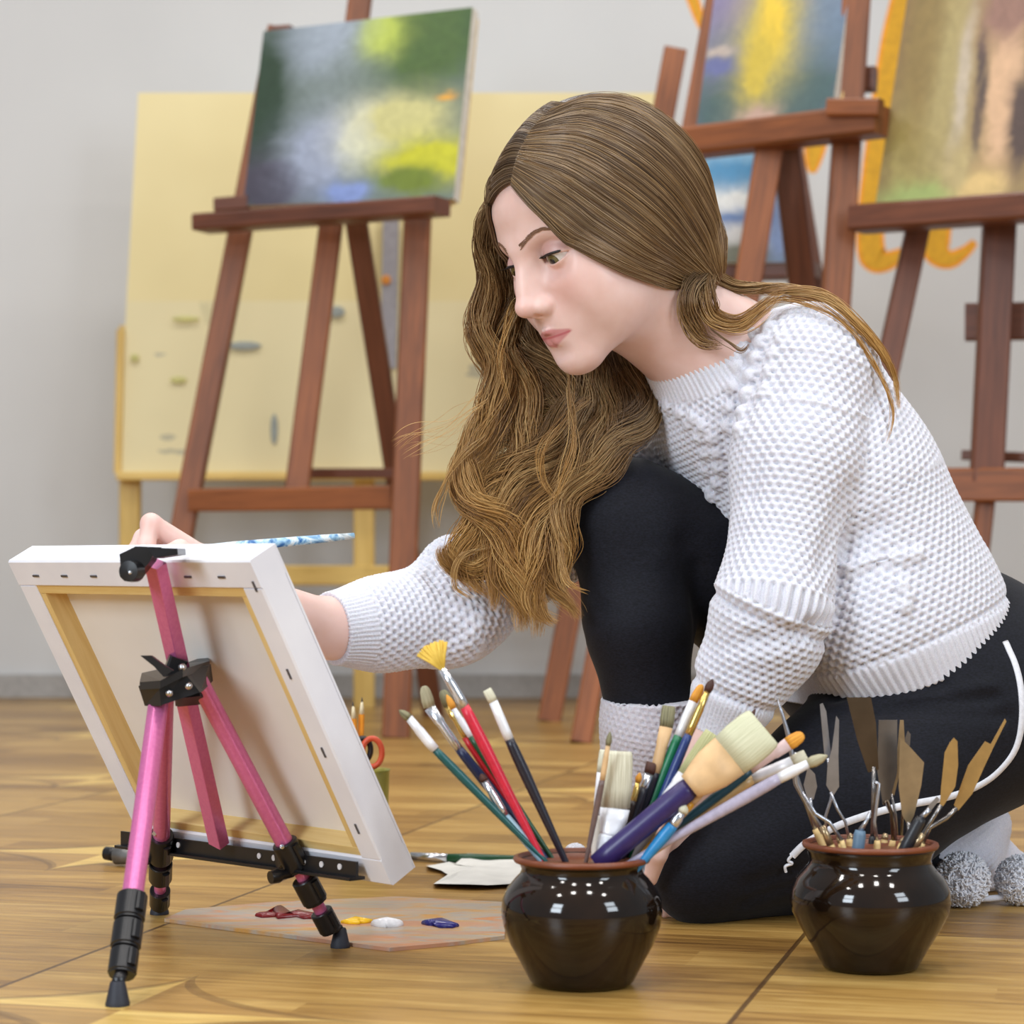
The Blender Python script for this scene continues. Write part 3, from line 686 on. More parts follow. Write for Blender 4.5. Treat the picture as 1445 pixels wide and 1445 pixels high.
brush('black paintbrush with a flat white tip, rightmost of the left leaning brushes', (687, 973), (696, 990), (718, 1042), (812, 1246), 1.99, 15, col('black_handle', 30, 28, 40), 'white', 'cream', 'flat', 13, d_end=1.995)
brush('silver blue paintbrush with a worn handle low among the left leaning brushes', (678, 1092), (684, 1102), (712, 1150), (790, 1246), 2.0, 12, col('pale_blue_handle', 150, 182, 198), 'silver', 'dark', d_end=2.0, fw=13)
brush('slim grey brown paintbrush standing upright at the pot centre', (861, 1032), (858, 1052), (850, 1100), (822, 1240), 1.985, 9, col('taupe_handle', 110, 88, 82), 'tan', 'olive', d_end=1.99)
brush('wide flat brush with cream bristles standing upright in the brush pot', (872, 1060), (868, 1140), (862, 1178), (850, 1240), 2.0, 34, col('whitewashed_handle', 214, 216, 222), 'white', 'cream', 'wide', 42, d_end=2.0, tail=False, fw=30)
brush('narrow whitewashed flat brush behind the wide cream brush', (852, 1058), (848, 1090), (843, 1150), (838, 1240), 2.025, 14, col('cream_handle', 226, 218, 204), 'white', 'cream', 'flat', 12, d_end=2.02)
brush('black handled brush with a silver end behind the wide cream brush', (920, 1076), (916, 1092), (908, 1112), (868, 1240), 2.03, 16, col('black_handle', 30, 28, 40), 'silver', 'dark', 'flat', 15, d_end=2.01)
brush('brown and black thin brush just right of the wide cream brush', (903, 1090), (900, 1104), (894, 1130), (862, 1240), 2.02, 10, col('brown_black_handle', 44, 30, 26), 'gold', 'gold', d_end=2.01)
brush('flat brush with an olive grey tip and bare ferrule in the pot', (944, 996), (940, 1026), (925, 1090), (872, 1236), 2.04, 17, col('black_handle', 30, 28, 40), 'tan', 'olive', 'flat', 19, d_end=2.02)
brush('green banded brush with a golden tip in the middle of the pot', (991, 966), (978, 990), (958, 1038), (880, 1236), 2.045, 15, col('emerald_handle', 20, 110, 74), 'white', 'gold', 'filbert', 13, d_end=2.02)
brush('blue handled round brush with a dark brown tip, tallest in the pot', (1006, 958), (998, 976), (972, 1036), (888, 1236), 2.035, 13, col('royal_blue_handle', 38, 58, 116), 'gold', 'dark', d_end=2.015)
brush('flat brush with pale green bristles behind the thick purple brush', (1005, 1034), (966, 1094), (940, 1128), (886, 1232), 2.025, 20, col('grey_handle', 150, 146, 150), 'white', 'green', 'flat', 22, d_end=2.01)
brush('thick purple flat brush with paint stiffened cream bristles', (1078, 1026), (1030, 1066), (975, 1110), (842, 1220), 1.985, 33, col('purple_handle', 48, 36, 92), 'tan', 'pale', 'wide', 66, d_end=1.985, tail=False, fw=40)
brush('thin brush with a brown tip standing against the white cuff', (1066, 1000), (1056, 1020), (1040, 1046), (898, 1226), 2.05, 8, col('brown_black_handle', 44, 30, 26), 'tan', 'dark', d_end=2.02)
brush('teal handled brush with an orange tip leaning to the right', (1134, 1036), (1112, 1050), (1060, 1086), (880, 1226), 2.0, 14, col('deep_teal_handle', 20, 66, 82), 'pink', 'gold', 'filbert', 19, d_end=2.0)
brush('tan brush with a white tip leaning right below the orange one', (1138, 1066), (1118, 1076), (1062, 1098), (880, 1232), 2.01, 18, col('tan_handle', 206, 170, 116), 'white', 'cream', 'flat', 18, d_end=2.005)
brush('long lilac grey brush lying lowest and furthest right in the pot', (1168, 1066), (1140, 1078), (1100, 1098), (880, 1222), 1.99, 17, col('lilac_handle', 176, 168, 188), 'white', 'grey', d_end=1.985)
brush('short sky blue brush at the right rim of the brush pot', (968, 1136), (962, 1146), (950, 1164), (890, 1236), 1.98, 17, col('sky_blue_handle', 44, 136, 196), 'silver', 'cream', d_end=1.985)
brush('yellow ochre brush under the thick purple brush', (1004, 1104), (992, 1116), (976, 1132), (888, 1226), 1.995, 14, col('ochre_handle', 224, 160, 40), 'tan', 'gold', d_end=1.99)

# ---------------------------------------------------------------- palette knives and modelling tools in the right pot
kn = {'steel': plain('dull_steel_blade', rgb(176, 178, 186), .28, .9), 'dark': plain('dark_bronze_blade', rgb(104, 90, 74), .25, .85), 'tan': plain('warm_brass_blade', rgb(178, 156, 122), .30, .75),
      'ochre': plain('ochre_blade', rgb(186, 150, 92), .35, .6), 'grey': plain('grey_blade', rgb(140, 136, 134), .25, .85)}
grips = {'wood': plain('pale_wooden_grip', rgb(222, 190, 130), .5), 'dark': plain('black_grip', rgb(34, 34, 38), .4), 'blue': plain('grey_blue_grip', rgb(92, 118, 140), .45), 'rust': plain('brown_grip', rgb(120, 74, 46), .5)}
KG = 'palette knives in the right pot'
def knife(label, outline, neck, grip, d, mat, gm='wood', nr=2.2, th=.0008, gr=5.0, name='palette_knife', cat='palette knife', d_end=None):
    """outline: blade in pixels; neck: pixel path of the cranked steel rod; grip: pixel end of the handle in the pot"""
    s = d / F; d_end = d if d_end is None else d_end
    e = P(*grip, d_end)
    rt = thing(name, e, label, cat, KG)
    m = MB(); m.prism([P(px, py, d) for px, py in outline], V(0, th, 0)); m.obj('blade', kn[mat], rt)
    m = MB(); ds = np.linspace(d, (d + d_end) / 2, len(neck))
    m.tube([P(px, py, q) for (px, py), q in zip(neck, ds)], nr * s, 8); m.obj('shank', kn[mat if mat in ('steel', 'grey') else 'grey'], rt, smooth=True)
    m = MB(); a_ = P(*neck[-1], ds[-1]); m.tube([a_ + (e - a_) * k for k in (0, .08, .5, 1)], [gr * s * .8, gr * s, gr * s * 1.1, gr * s * .8], 12); m.obj('handle', grips[gm], rt, smooth=True)
    return rt
def rod(label, path, d, r_, mat, gm='wood', d_end=None, grip=None, gr=5):
    s = d / F; d_end = d if d_end is None else d_end; ds = np.linspace(d, d_end, len(path))
    e = P(*(grip or path[-1]), d_end)
    rt = thing('modelling_tool', e, label, 'modelling tool', KG)
    m = MB(); m.tube([P(px, py, q) for (px, py), q in zip(path, ds)], [k * s for k in r_], 8); m.obj('tip', kn[mat], rt, smooth=True)
    a_ = P(*path[-1], ds[-1]); m = MB(); m.tube([a_ + (e - a_) * k for k in (0, .1, .6, 1)], [gr * s * .8, gr * s, gr * s, gr * s * .7], 12); m.obj('handle', grips[gm], rt, smooth=True)
    return rt
rod('thin grey spike tool standing left of the other blades', [(1097, 985), (1104, 1008), (1112, 1036), (1122, 1090), (1150, 1170)], 2.09, [.6, 2.5, 3.6, 3.4, 3], 'steel', 'wood', grip=(1188, 1250))
rod('silver ring ended tool leaning left in the knife pot', [(1124, 1062), (1120, 1078), (1124, 1106), (1142, 1142), (1172, 1190)], 2.07, [4, 5.2, 4.5, 3, 3], 'steel', 'wood', grip=(1196, 1250))
knife('small leaf shaped spatula behind the silver ring tool', [(1140, 1082), (1150, 1092), (1153, 1110), (1148, 1128), (1140, 1130), (1134, 1108)], [(1144, 1126), (1146, 1150), (1158, 1178)], (1190, 1250), 2.11, 'steel')
rod('grey wire tool crossing in front of the left blades', [(1132, 1118), (1150, 1148), (1170, 1160), (1188, 1186)], 2.05, [2.2, 3, 3, 3], 'steel', 'wood', grip=(1204, 1250), gr=4)
knife('long pointed steel knife, left of the crossing pair', [(1157, 994), (1161, 992), (1166, 1004), (1172, 1060), (1168, 1078), (1163, 1062)], [(1168, 1070), (1176, 1110), (1172, 1130), (1165, 1152), (1166, 1178)], (1196, 1250), 2.10, 'steel')
knife('narrow steel knife, right of the crossing pair', [(1180, 1010), (1184, 1016), (1183, 1066), (1184, 1110), (1175, 1124), (1166, 1108), (1168, 1078), (1174, 1056)], [(1172, 1118), (1182, 1142), (1193, 1160), (1198, 1184)], (1212, 1250), 2.085, 'steel')
knife('tall trapezoid scraper with a dark bronze blade', [(1195, 984), (1229, 984), (1236, 1020), (1240, 1086), (1225, 1090), (1210, 1046)], [(1233, 1082), (1233, 1120), (1231, 1180)], (1226, 1250), 2.10, 'dark', 'dark', 3.2)
knife('straight grey scraper blade beside the bronze trapezoid', [(1240, 1016), (1266, 1016), (1266, 1090), (1256, 1128), (1246, 1136), (1238, 1090)], [(1250, 1132), (1258, 1148), (1264, 1186)], (1254, 1250), 2.12, 'grey', 'rust', 2.6)
knife('thin tan blade behind the tan pentagon knife', [(1270, 1016), (1275, 1016), (1277, 1050), (1270, 1090), (1262, 1122), (1254, 1122), (1266, 1060)], [(1258, 1120), (1264, 1150), (1266, 1184)], (1258, 1250), 2.135, 'tan', 'wood', 2)
knife('slim grey tipped blade behind the tan pentagon knife', [(1281, 1031), (1285, 1036), (1284, 1052), (1276, 1056), (1277, 1042)], [(1279, 1054), (1276, 1100), (1272, 1184)], (1264, 1250), 2.14, 'grey', 'wood', 2)
knife('broad tan pentagon shaped palette knife at the pot centre', [(1270, 1040), (1284, 1054), (1304, 1076), (1300, 1108), (1290, 1150), (1282, 1166), (1273, 1150), (1268, 1110)], [(1282, 1160), (1283, 1176), (1280, 1196)], (1266, 1250), 2.075, 'tan', 'rust', 3)
knife('rounded ochre palette knife to the right of the pentagon', [(1340, 1048), (1346, 1041), (1351, 1046), (1352, 1080), (1348, 1110), (1332, 1136), (1326, 1142), (1328, 1110), (1333, 1062)], [(1328, 1136), (1318, 1152), (1302, 1178), (1296, 1194)], (1268, 1250), 2.07, 'ochre', 'wood', 3)
knife('cranked long ochre knife leaning furthest right', [(1418, 1014), (1420, 1018), (1404, 1050), (1388, 1084), (1372, 1120), (1352, 1144), (1346, 1136), (1366, 1080), (1390, 1046), (1398, 1050)], [(1350, 1140), (1336, 1154), (1312, 1168), (1302, 1190)], (1274, 1250), 2.08, 'ochre', 'wood', 3.2)
knife('short dark handled knife with a yellow collar near the right rim', [(1322, 1124), (1326, 1128), (1312, 1146), (1306, 1142)], [(1312, 1142), (1300, 1154)], (1262, 1226), 2.055, 'steel', 'dark', 4, gr=8.5)
rod('bent silver hook tool in the middle of the knife pot', [(1234, 1104), (1240, 1106), (1238, 1130), (1234, 1160), (1238, 1186)], 2.06, [3, 3, 2.4, 2.2, 2.4], 'steel', 'wood', grip=(1236, 1250))
rod('blue gripped loop tool at the front of the knife pot', [(1228, 1146), (1222, 1160), (1214, 1172)], 2.045, [2.5, 3, 4], 'steel', 'blue', grip=(1206, 1236), gr=9)
rod('pale wooden tool stub at the left rim of the knife pot', [(1160, 1166), (1166, 1178), (1172, 1192)], 2.055, [5, 5.5, 5.5], 'tan', 'wood', grip=(1192, 1250), gr=5.5)
rod('dark wire loop tool right of the silver hook', [(1246, 1134), (1252, 1130), (1258, 1146), (1260, 1186)], 2.085, [2.6, 3, 2.6, 2.6], 'dark', 'wood', grip=(1248, 1250))
rod('pale wooden tool stub at the right rim of the knife pot', [(1302, 1176), (1296, 1186), (1290, 1196)], 2.055, [5, 5.5, 5.5], 'tan', 'wood', grip=(1270, 1250), gr=5.5)

for (px, py, d_, gm_) in ((1183, 1180, 2.06, 'wood'), (1198, 1176, 2.10, 'wood'), (1215, 1182, 2.12, 'rust'), (1250, 1176, 2.11, 'wood'), (1277, 1182, 2.06, 'wood'), (1290, 1176, 2.10, 'wood')):
    rod('short tool handle end just showing above the rim of the knife pot', [(px, py), (px + (1228 - px) * .04, py + 4), (px + (1228 - px) * .08, py + 8)], d_, [3, 5, 5.5], 'tan', gm_, grip=(px + (1228 - px) * .4, 1250), gr=5.5)
# ---------------------------------------------------------------- things lying on the floor
x = N('paint_smeared_palette'); co = x.co(); na = x.noise(x.co((2, 5, 1)), 5, 4, .6, 1.2).outputs[0]; nb = x.noise(x.co((1.2, 6, 1)), 3.1, 3, .6, 1.0).outputs[0]
c0 = x.ramp(na, [(.36, rgb(198, 146, 78)), (.47, rgb(178, 160, 140)), (.56, rgb(164, 158, 152)), (.66, rgb(200, 132, 84))])
c0 = x.mix(x.ramp(nb, [(.5, (0, 0, 0, 1)), (.6, (1, 1, 1, 1))]), c0, rgb(190, 140, 112)); x.set(c0, .35); x.bump(na, .2, .001)
pal_c = [FL(232, 1293, .006), FL(330, 1306, .006), FL(440, 1320, .006), FL(550, 1334, .006), FL(640, 1326, .006), FL(712, 1317, .006), FL(716, 1270, .006), FL(560, 1262, .006), FL(380, 1270, .006), FL(262, 1280, .006)]
m = MB(); m.prism([p - V(0, 0, .0040) for p in pal_c], V(0, 0, .0036))
r = m.obj('palette', x.m, base=(*FL(480, 1300)[:2], 0)); tag(r, 'thin wooden palette smeared with paint lying under the canvas', 'palette')
for nm, pts, hh, c_ in (('crimson', [(374, 1292), (392, 1284), (404, 1294), (420, 1290), (440, 1294)], .006, (112, 20, 24)), ('yellow', [(494, 1302), (504, 1299), (514, 1301)], .005, (240, 190, 30)),
                        ('white', [(534, 1306), (546, 1304), (558, 1306)], .009, (238, 238, 242)), ('ultramarine', [(605, 1304), (618, 1302), (634, 1307)], .006, (26, 26, 110))):
    m = MB(); q = [FL(px, py, .005) for px, py in pts]; n_ = len(q)
    m.tube([q[0] + (q[0] - q[1]) * .2] + q + [q[-1] + (q[-1] - q[-2]) * .25], [.001] + [(.013 if i % 2 else .011, hh * (.8 if i % 2 else .7)) for i in range(n_)] + [.001], 12, side=(0, 1, 0))
    o = m.obj('paint_dab', plain(nm + '_paint', rgb(*c_), .25), r, smooth=True); o['label'] = nm + ' blob of paint'
# torn white rag
rng = random.Random(5)
out = [(602, 1222), (634, 1216), (642, 1219), (660, 1204), (700, 1206), (735, 1208), (742, 1246), (690, 1249), (664, 1248), (612, 1247), (632, 1234), (622, 1228)]
m = MB(); top = []; n_ = len(out); cen = FL(672, 1228, .004)
ring0 = [FL(px, py, .001) for px, py in out]; ring1 = [FL(px, py, .004 + .003 * rng.random()) for px, py in out]
inner = [p * .55 + cen * .45 + V(0, 0, .004 * rng.random() - .001) for p in ring1]
v = ring0 + ring1 + inner + [cen + V(0, 0, .004)]; f = []
for i in range(n_):
    j = (i + 1) % n_; f += [(i, j, n_ + j, n_ + i), (n_ + i, n_ + j, 2 * n_ + j, 2 * n_ + i), (2 * n_ + i, 2 * n_ + j, 3 * n_)]
f.append(tuple(range(n_ - 1, -1, -1))); m.add(v, f)
o = m.obj('rag', plain('white_cotton_rag', rgb(226, 224, 218), .85, 0, .04, 30, .3), base=(cen[0], cen[1], 0)); tag(o, 'torn white paper rag lying on the floor beside the brush pot', 'rag')
# long brush on the floor
e0, e1, e2, e3 = FL(560, 1208, .006), FL(580, 1208, .006), FL(632, 1211, .006), FL(790, 1213, .006)
rt = thing('paintbrush', (e3[0], e3[1], 0), 'long green paintbrush lying flat on the floor behind the rag', 'paintbrush')
m = MB(); m.tube([e2, e2 + (e3 - e2) * .2, e3], [.0055, .006, .003], 14); m.obj('handle', col('dark_green_handle', 24, 74, 44), rt, smooth=True)
m = MB(); m.tube([e1, e2], [.005, .0055], 14); m.obj('ferrule', FER['silver'], rt, smooth=True)
m = MB(); m.tube([e0, e1], [(.007, .001), (.0065, .004)], 12, side=(0, 1, 0)); m.obj('bristles', BH['cream'], rt, smooth=True)
# pencil cup half hidden by the canvas
dP = 2.80; cP = P(512, 1220, dP); s = F / dP; cP[2] = 0.0
rt = thing('pencil_cup', cP, 'green yellow cup behind the canvas with pencils and scissors', 'cup')
x = N('green_yellow_cup'); n_ = x.noise(x.co((1, 1, .3)), 40, 3).outputs[0]; x.set(x.ramp(n_, [(.3, rgb(128, 130, 44)), (.7, rgb(186, 176, 84))]), .35)
zt = H - (1088 - Y0) / s
m = MB(); m.lathe([(.0001, .0006), (.026, .0006), (.0265, .003), (.030, zt * .5), (.032, zt), (.0335, zt + .002), (.031, zt + .002), (.0295, zt - .004), (.027, .006), (.0001, .006)], cP, 40); m.obj('cup_body', x.m, rt, smooth=True)
orange = plain('orange_pencil_paint', rgb(240, 156, 40), .4)
def pencil(label, tip, base, d, mat, wood_c=(240, 226, 190), lead=(60, 56, 60)):
    a, b = P(*tip, d), P(*base, dP); L = np.linalg.norm(b - a); ax = (b - a) / L
    rt = thing('pencil', b, label, 'pencil', 'pencils in the green cup')
    m = MB(); m.tube([a + ax * .020, b], .0036, 6); m.obj('pencil_shaft', mat, rt)
    m = MB(); m.tube([a + ax * .005, a + ax * .0205], [.0012, .0035], 10); m.obj('sharpened_wood', plain('bare_pencil_wood', rgb(*wood_c), .6), rt, smooth=True)
    m = MB(); m.tube([a, a + ax * .006], [.0003, .0014], 8); m.obj('lead', plain('pencil_lead', rgb(*lead), .5), rt, smooth=True)
pencil('orange pencil standing nearest the canvas edge', (498, 990), (508, 1200), dP, orange)
pencil('orange pencil standing furthest right in the cup', (511, 984), (504, 1200), dP + .01, orange)
pencil('dark purple pencil low beside the orange pencils', (494, 1024), (502, 1200), dP - .012, plain('purple_pencil_paint', rgb(70, 50, 90), .4), (206, 190, 180))
rt = thing('scissors', P(520, 1180, dP), 'scissors with red oval handles standing in the green cup', 'scissors')
red = plain('red_orange_plastic', rgb(214, 84, 52), .35); dark = plain('black_scissor_plastic', rgb(36, 30, 32), .4)
for (cx, cy, rx, ry, mt_, dd) in ((525, 1062, 14, 20, red, 0), (512, 1058, 11, 16, dark, .008)):
    m = MB(); pts = [P(cx + rx * math.cos(a), cy + ry * math.sin(a), dP - .012 + dd) for a in np.linspace(0, 2 * math.pi, 33)]
    m.tube(pts, .0036, 10, cap=False, side=(0, 1, 0)); m.obj('finger_loop', mt_, rt, smooth=True)
m = MB(); m.beam(P(514, 1082, dP - .006), P(512, 1196, dP - .002), .010, .002); m.obj('blade', kn['steel'], rt)
# paint tube by the back foot of the little easel
rt = thing('paint_tube', FL(172, 1222), 'squeezed dark paint tube on the floor behind the pink easel', 'paint tube')
a, b = FL(166, 1206, .013), FL(214, 1212, .011)
m = MB(); m.tube([a, a + (b - a) * .3, a + (b - a) * .75, b], [(.012, .012), (.013, .010), (.014, .006), (.015, .0012)], 18, side=(0, 1, 0)); m.obj('tube_body', plain('crumpled_grey_tube', rgb(120, 118, 116), .35, .5, .1, 60, .5), rt, smooth=True)
m = MB(); m.lathe([(.0001, 0), (.008, .0004), (.0085, .010), (.006, .013)], a + (a - b) * .35, 20, axis=(b - a)); m.obj('cap', black_pl, rt, auto=40)
# ---------------------------------------------------------------- soft-body modelling: blended round cones and ellipsoids -> one surface
class Field:
    def __init__(s): s.p = []
    def cone(s, a, b, ra, rb, k=.02, sub=False):
        a = np.asarray(a, float); b = np.asarray(b, float); m = max(ra, rb) + k + .03
        s.p.append(('c', a, b, ra, rb, k, sub, np.minimum(a, b) - m, np.maximum(a, b) + m)); return s
    def ball(s, c, r, k=.02, sub=False): return s.cone(c, np.asarray(c) + 1e-6, r, r, k, sub)
    def ell(s, c, R, r, k=.02, sub=False):
        c = np.asarray(c, float); r = np.asarray(r, float); m = max(r) + k + .03
        s.p.append(('e', c, np.asarray(R, float), r, 0, k, sub, c - m, c + m)); return s
    def wedge(s, c, R, r, n1, n2, k=.001):
        """cut away: ball radius r about c, between two planes through c"""
        c = np.asarray(c, float); m = r + .02
        s.p.append(('w', c, np.asarray(R, float), r, (np.asarray(n1, float), np.asarray(n2, float)), k, True, c - m, c + m)); return s
    def plane(s, c, n):
        s.p.append(('h', np.asarray(c, float), unit(n), 0, 0, 0, True, None, None)); return s
    def __call__(s, X):
        D = np.full(len(X), 1.0)
        for typ, a, b, ra, rb, k, sub, lo, hi in s.p:
            if typ == 'h':
                D = np.maximum(D, (X - a) @ b); continue
            idx = np.nonzero(((X > lo) & (X < hi)).all(1))[0]
            if not len(idx): continue
            Q = X[idx]
            if typ == 'c':
                ab = b - a; L2 = max(ab @ ab, 1e-12); t = np.clip(((Q - a) @ ab) / L2, 0, 1)
                d = np.sqrt((((Q - a) - t[:, None] * ab) ** 2).sum(1)) - (ra + (rb - ra) * t)
            elif typ == 'e':
                q = (Q - a) @ b; k0 = np.sqrt(((q / ra) ** 2).sum(1)); k1 = np.sqrt(((q / ra ** 2) ** 2).sum(1))
                d = np.where(k1 > 1e-9, k0 * (k0 - 1) / np.maximum(k1, 1e-9), -min(ra))
            else:
                q = (Q - a) @ b
                d = np.maximum(np.sqrt((q ** 2).sum(1)) - ra, np.maximum(q @ rb[0], q @ rb[1]))
            c = D[idx]
            if sub:
                h = np.maximum(k - np.abs(c + d), 0) / k if k > 0 else 0
                D[idx] = np.maximum(c, -d) + h * h * k / 4
            else:
                h = np.maximum(k - np.abs(c - d), 0) / k if k > 0 else 0
                D[idx] = np.minimum(c, d) - h * h * k / 4
        return D
    def grad(s, X, e=4e-4):
        g = np.empty_like(X)
        for i in range(3):
            o = np.zeros(3); o[i] = e; g[:, i] = (s(X + o) - s(X - o)) / (2 * e)
        return g
    def project(s, X, it=3, mx=.004):
        for _ in range(it):
            f = s(X); g = s.grad(X); n2 = np.maximum((g * g).sum(1), .05)
            st = -(f / n2)[:, None] * g; l = np.sqrt((st * st).sum(1)); sc = np.minimum(1, mx / np.maximum(l, 1e-9))
            X = X + st * sc[:, None]
        return X
    def trace(s, px, py, d0=1.9, d1=3.0):
        """first point of the surface along the ray through a pixel, or the closest approach"""
        d = np.linspace(d0, d1, 1100); X = np.array([P(px, py, q) for q in d]); f = s(X); i = np.nonzero(f < 0)[0]
        if len(i): return X[i[0]], True
        return s.project(X[[np.argmin(f)]], 6, .02)[0], False
    def mesh(s, h, lo=None, hi=None):
        pr = [p for p in s.p if p[7] is not None and not p[6]]
        lo = np.min([p[7] for p in pr], 0) if lo is None else lo; hi = np.max([p[8] for p in pr], 0) if hi is None else hi
        B = 8; nb = np.ceil((hi - lo) / (h * B)).astype(int)
        g = np.stack(np.meshgrid(*[np.arange(n) for n in nb], indexing='ij'), -1).reshape(-1, 3)
        cen = lo + (g + .5) * B * h; keep = np.abs(np.concatenate([s(cen[i:i + 200000]) for i in range(0, len(cen), 200000)])) < B * h * 1.5
        g = g[keep]; loc = np.stack(np.meshgrid(*[np.arange(B + 1)] * 3, indexing='ij'), -1).reshape(-1, 3)
        KX = np.int64(nb[0] * B + 4); KY = np.int64(nb[1] * B + 4); KZ = np.int64(nb[2] * B + 4)
        keys = []; vs = []; faces = []
        key = lambda ijk: (ijk[..., 0].astype(np.int64) * KY + ijk[..., 1]) * KZ + ijk[..., 2]
        for c0 in range(0, len(g), 300):
            gb = g[c0:c0 + 300]; nB = len(gb); ijk = gb[:, None, :] * B + loc[None]
            val = s((lo + ijk.reshape(-1, 3) * h)).reshape(nB, B + 1, B + 1, B + 1); val[val == 0] = 1e-9
            ins = val < 0
            acc = np.zeros((nB, B, B, B, 3)); cnt = np.zeros((nB, B, B, B))
            for ax in range(3):
                o1, o2 = [q for q in range(3) if q != ax]
                for s1 in (0, 1):
                    for s2 in (0, 1):
                        st = [0, 0, 0]; st[o1] = s1; st[o2] = s2; en = list(st); en[ax] = 1
                        A = val[:, st[0]:st[0] + B, st[1]:st[1] + B, st[2]:st[2] + B]; E = val[:, en[0]:en[0] + B, en[1]:en[1] + B, en[2]:en[2] + B]
                        cr = (A < 0) != (E < 0); t = np.where(cr, A / np.where(cr, A - E, 1), 0)
                        pt = np.zeros((nB, B, B, B, 3)); pt[..., o1] = s1; pt[..., o2] = s2; pt[..., ax] = t
                        acc += pt * cr[..., None]; cnt += cr
            ac = np.argwhere(cnt > 0)
            if not len(ac): continue
            cell = gb[ac[:, 0]] * B + ac[:, 1:]; loca = acc[tuple(ac.T)] / cnt[tuple(ac.T)][:, None]
            keys.append(key(cell + 1)); vs.append(lo + (cell + loca) * h)
            for ax in range(3):
                o1, o2 = [(1, 2), (2, 0), (0, 1)][ax]
                A = ins[:, :B, :B, :B]; en = [0, 0, 0]; en[ax] = 1
                E = ins[:, en[0]:en[0] + B, en[1]:en[1] + B, en[2]:en[2] + B]
                e = np.argwhere(A != E)
                if not len(e): continue
                cell = gb[e[:, 0]] * B + e[:, 1:] + 1; fl = A[tuple(e.T)]
                d1 = np.zeros(3, int); d1[o1] = 1; d2 = np.zeros(3, int); d2[o2] = 1
                q = np.stack([key(cell - d1 - d2), key(cell - d2), key(cell), key(cell - d1)], 1)
                q[~fl] = q[~fl][:, ::-1]; faces.append(q)
        keys = np.concatenate(keys); vs = np.concatenate(vs); faces = np.concatenate(faces)
        o = np.argsort(keys); keys = keys[o]; vs = vs[o]
        ix = np.searchsorted(keys, faces); ix = np.minimum(ix, len(keys) - 1); ok = (keys[ix] == faces).all(1)
        return vs, ix[ok]
def mesh_obj(name, v, f, mats, parent, smooth=True, attrs=None):
    b = base_of(parent); me = bpy.data.meshes.new(name); v = np.asarray(v) - b
    f = np.asarray(f) if not isinstance(f, list) else f
    if isinstance(f, np.ndarray):
        me.vertices.add(len(v)); me.vertices.foreach_set('co', v.ravel().astype(np.float32)); k = f.shape[1]
        me.loops.add(f.size); me.loops.foreach_set('vertex_index', f.ravel().astype(np.int32)); me.polygons.add(len(f))
        me.polygons.foreach_set('loop_start', (np.arange(len(f)) * k).astype(np.int32)); me.update(calc_edges=True)
    else: me.from_pydata(v.tolist(), [], f)
    for m in (mats if isinstance(mats, (list, tuple)) else [mats]): me.materials.append(m)
    if smooth: me.polygons.foreach_set('use_smooth', [True] * len(me.polygons))
    for nm, c in (attrs or {}).items():
        a = me.color_attributes.new(nm, 'FLOAT_COLOR', 'POINT'); a.data.foreach_set('color', np.hstack([c, np.ones((len(c), 1))]).ravel().astype(np.float32))
    me.validate(); me.update()
    o = bpy.data.objects.new(name, me); C.objects.link(o); o.parent = parent
    return o
# ---------------------------------------------------------------- the woman
woman = thing('person', V(.20, 2.44, 0), 'woman with long brown hair in a white knit sweater and black leggings, crouching to paint', 'person')
# head frame: x forward, y to her left, z up
psi, th_, ro = math.radians(56), math.radians(19), math.radians(8)
hv = V(-math.sin(psi), -math.cos(psi), 0); zz = V(0, 0, 1); lv = np.cross(zz, hv)
fv = hv * math.cos(th_) - zz * math.sin(th_); uv_ = zz * math.cos(th_) + hv * math.sin(th_)
def roll(v): c, s_ = math.cos(ro), math.sin(ro); return V(v[0] * c - v[2] * s_, v[1], v[0] * s_ + v[2] * c)
HR = np.stack([roll(fv), roll(lv), roll(uv_)], 1)      # columns: axes in the world
HD = 2.37; HS = 1440 * HD / F; HC = P(839, 323, HD)
def hp(x, y, z): return HC + HS * (HR @ V(x, y, z))

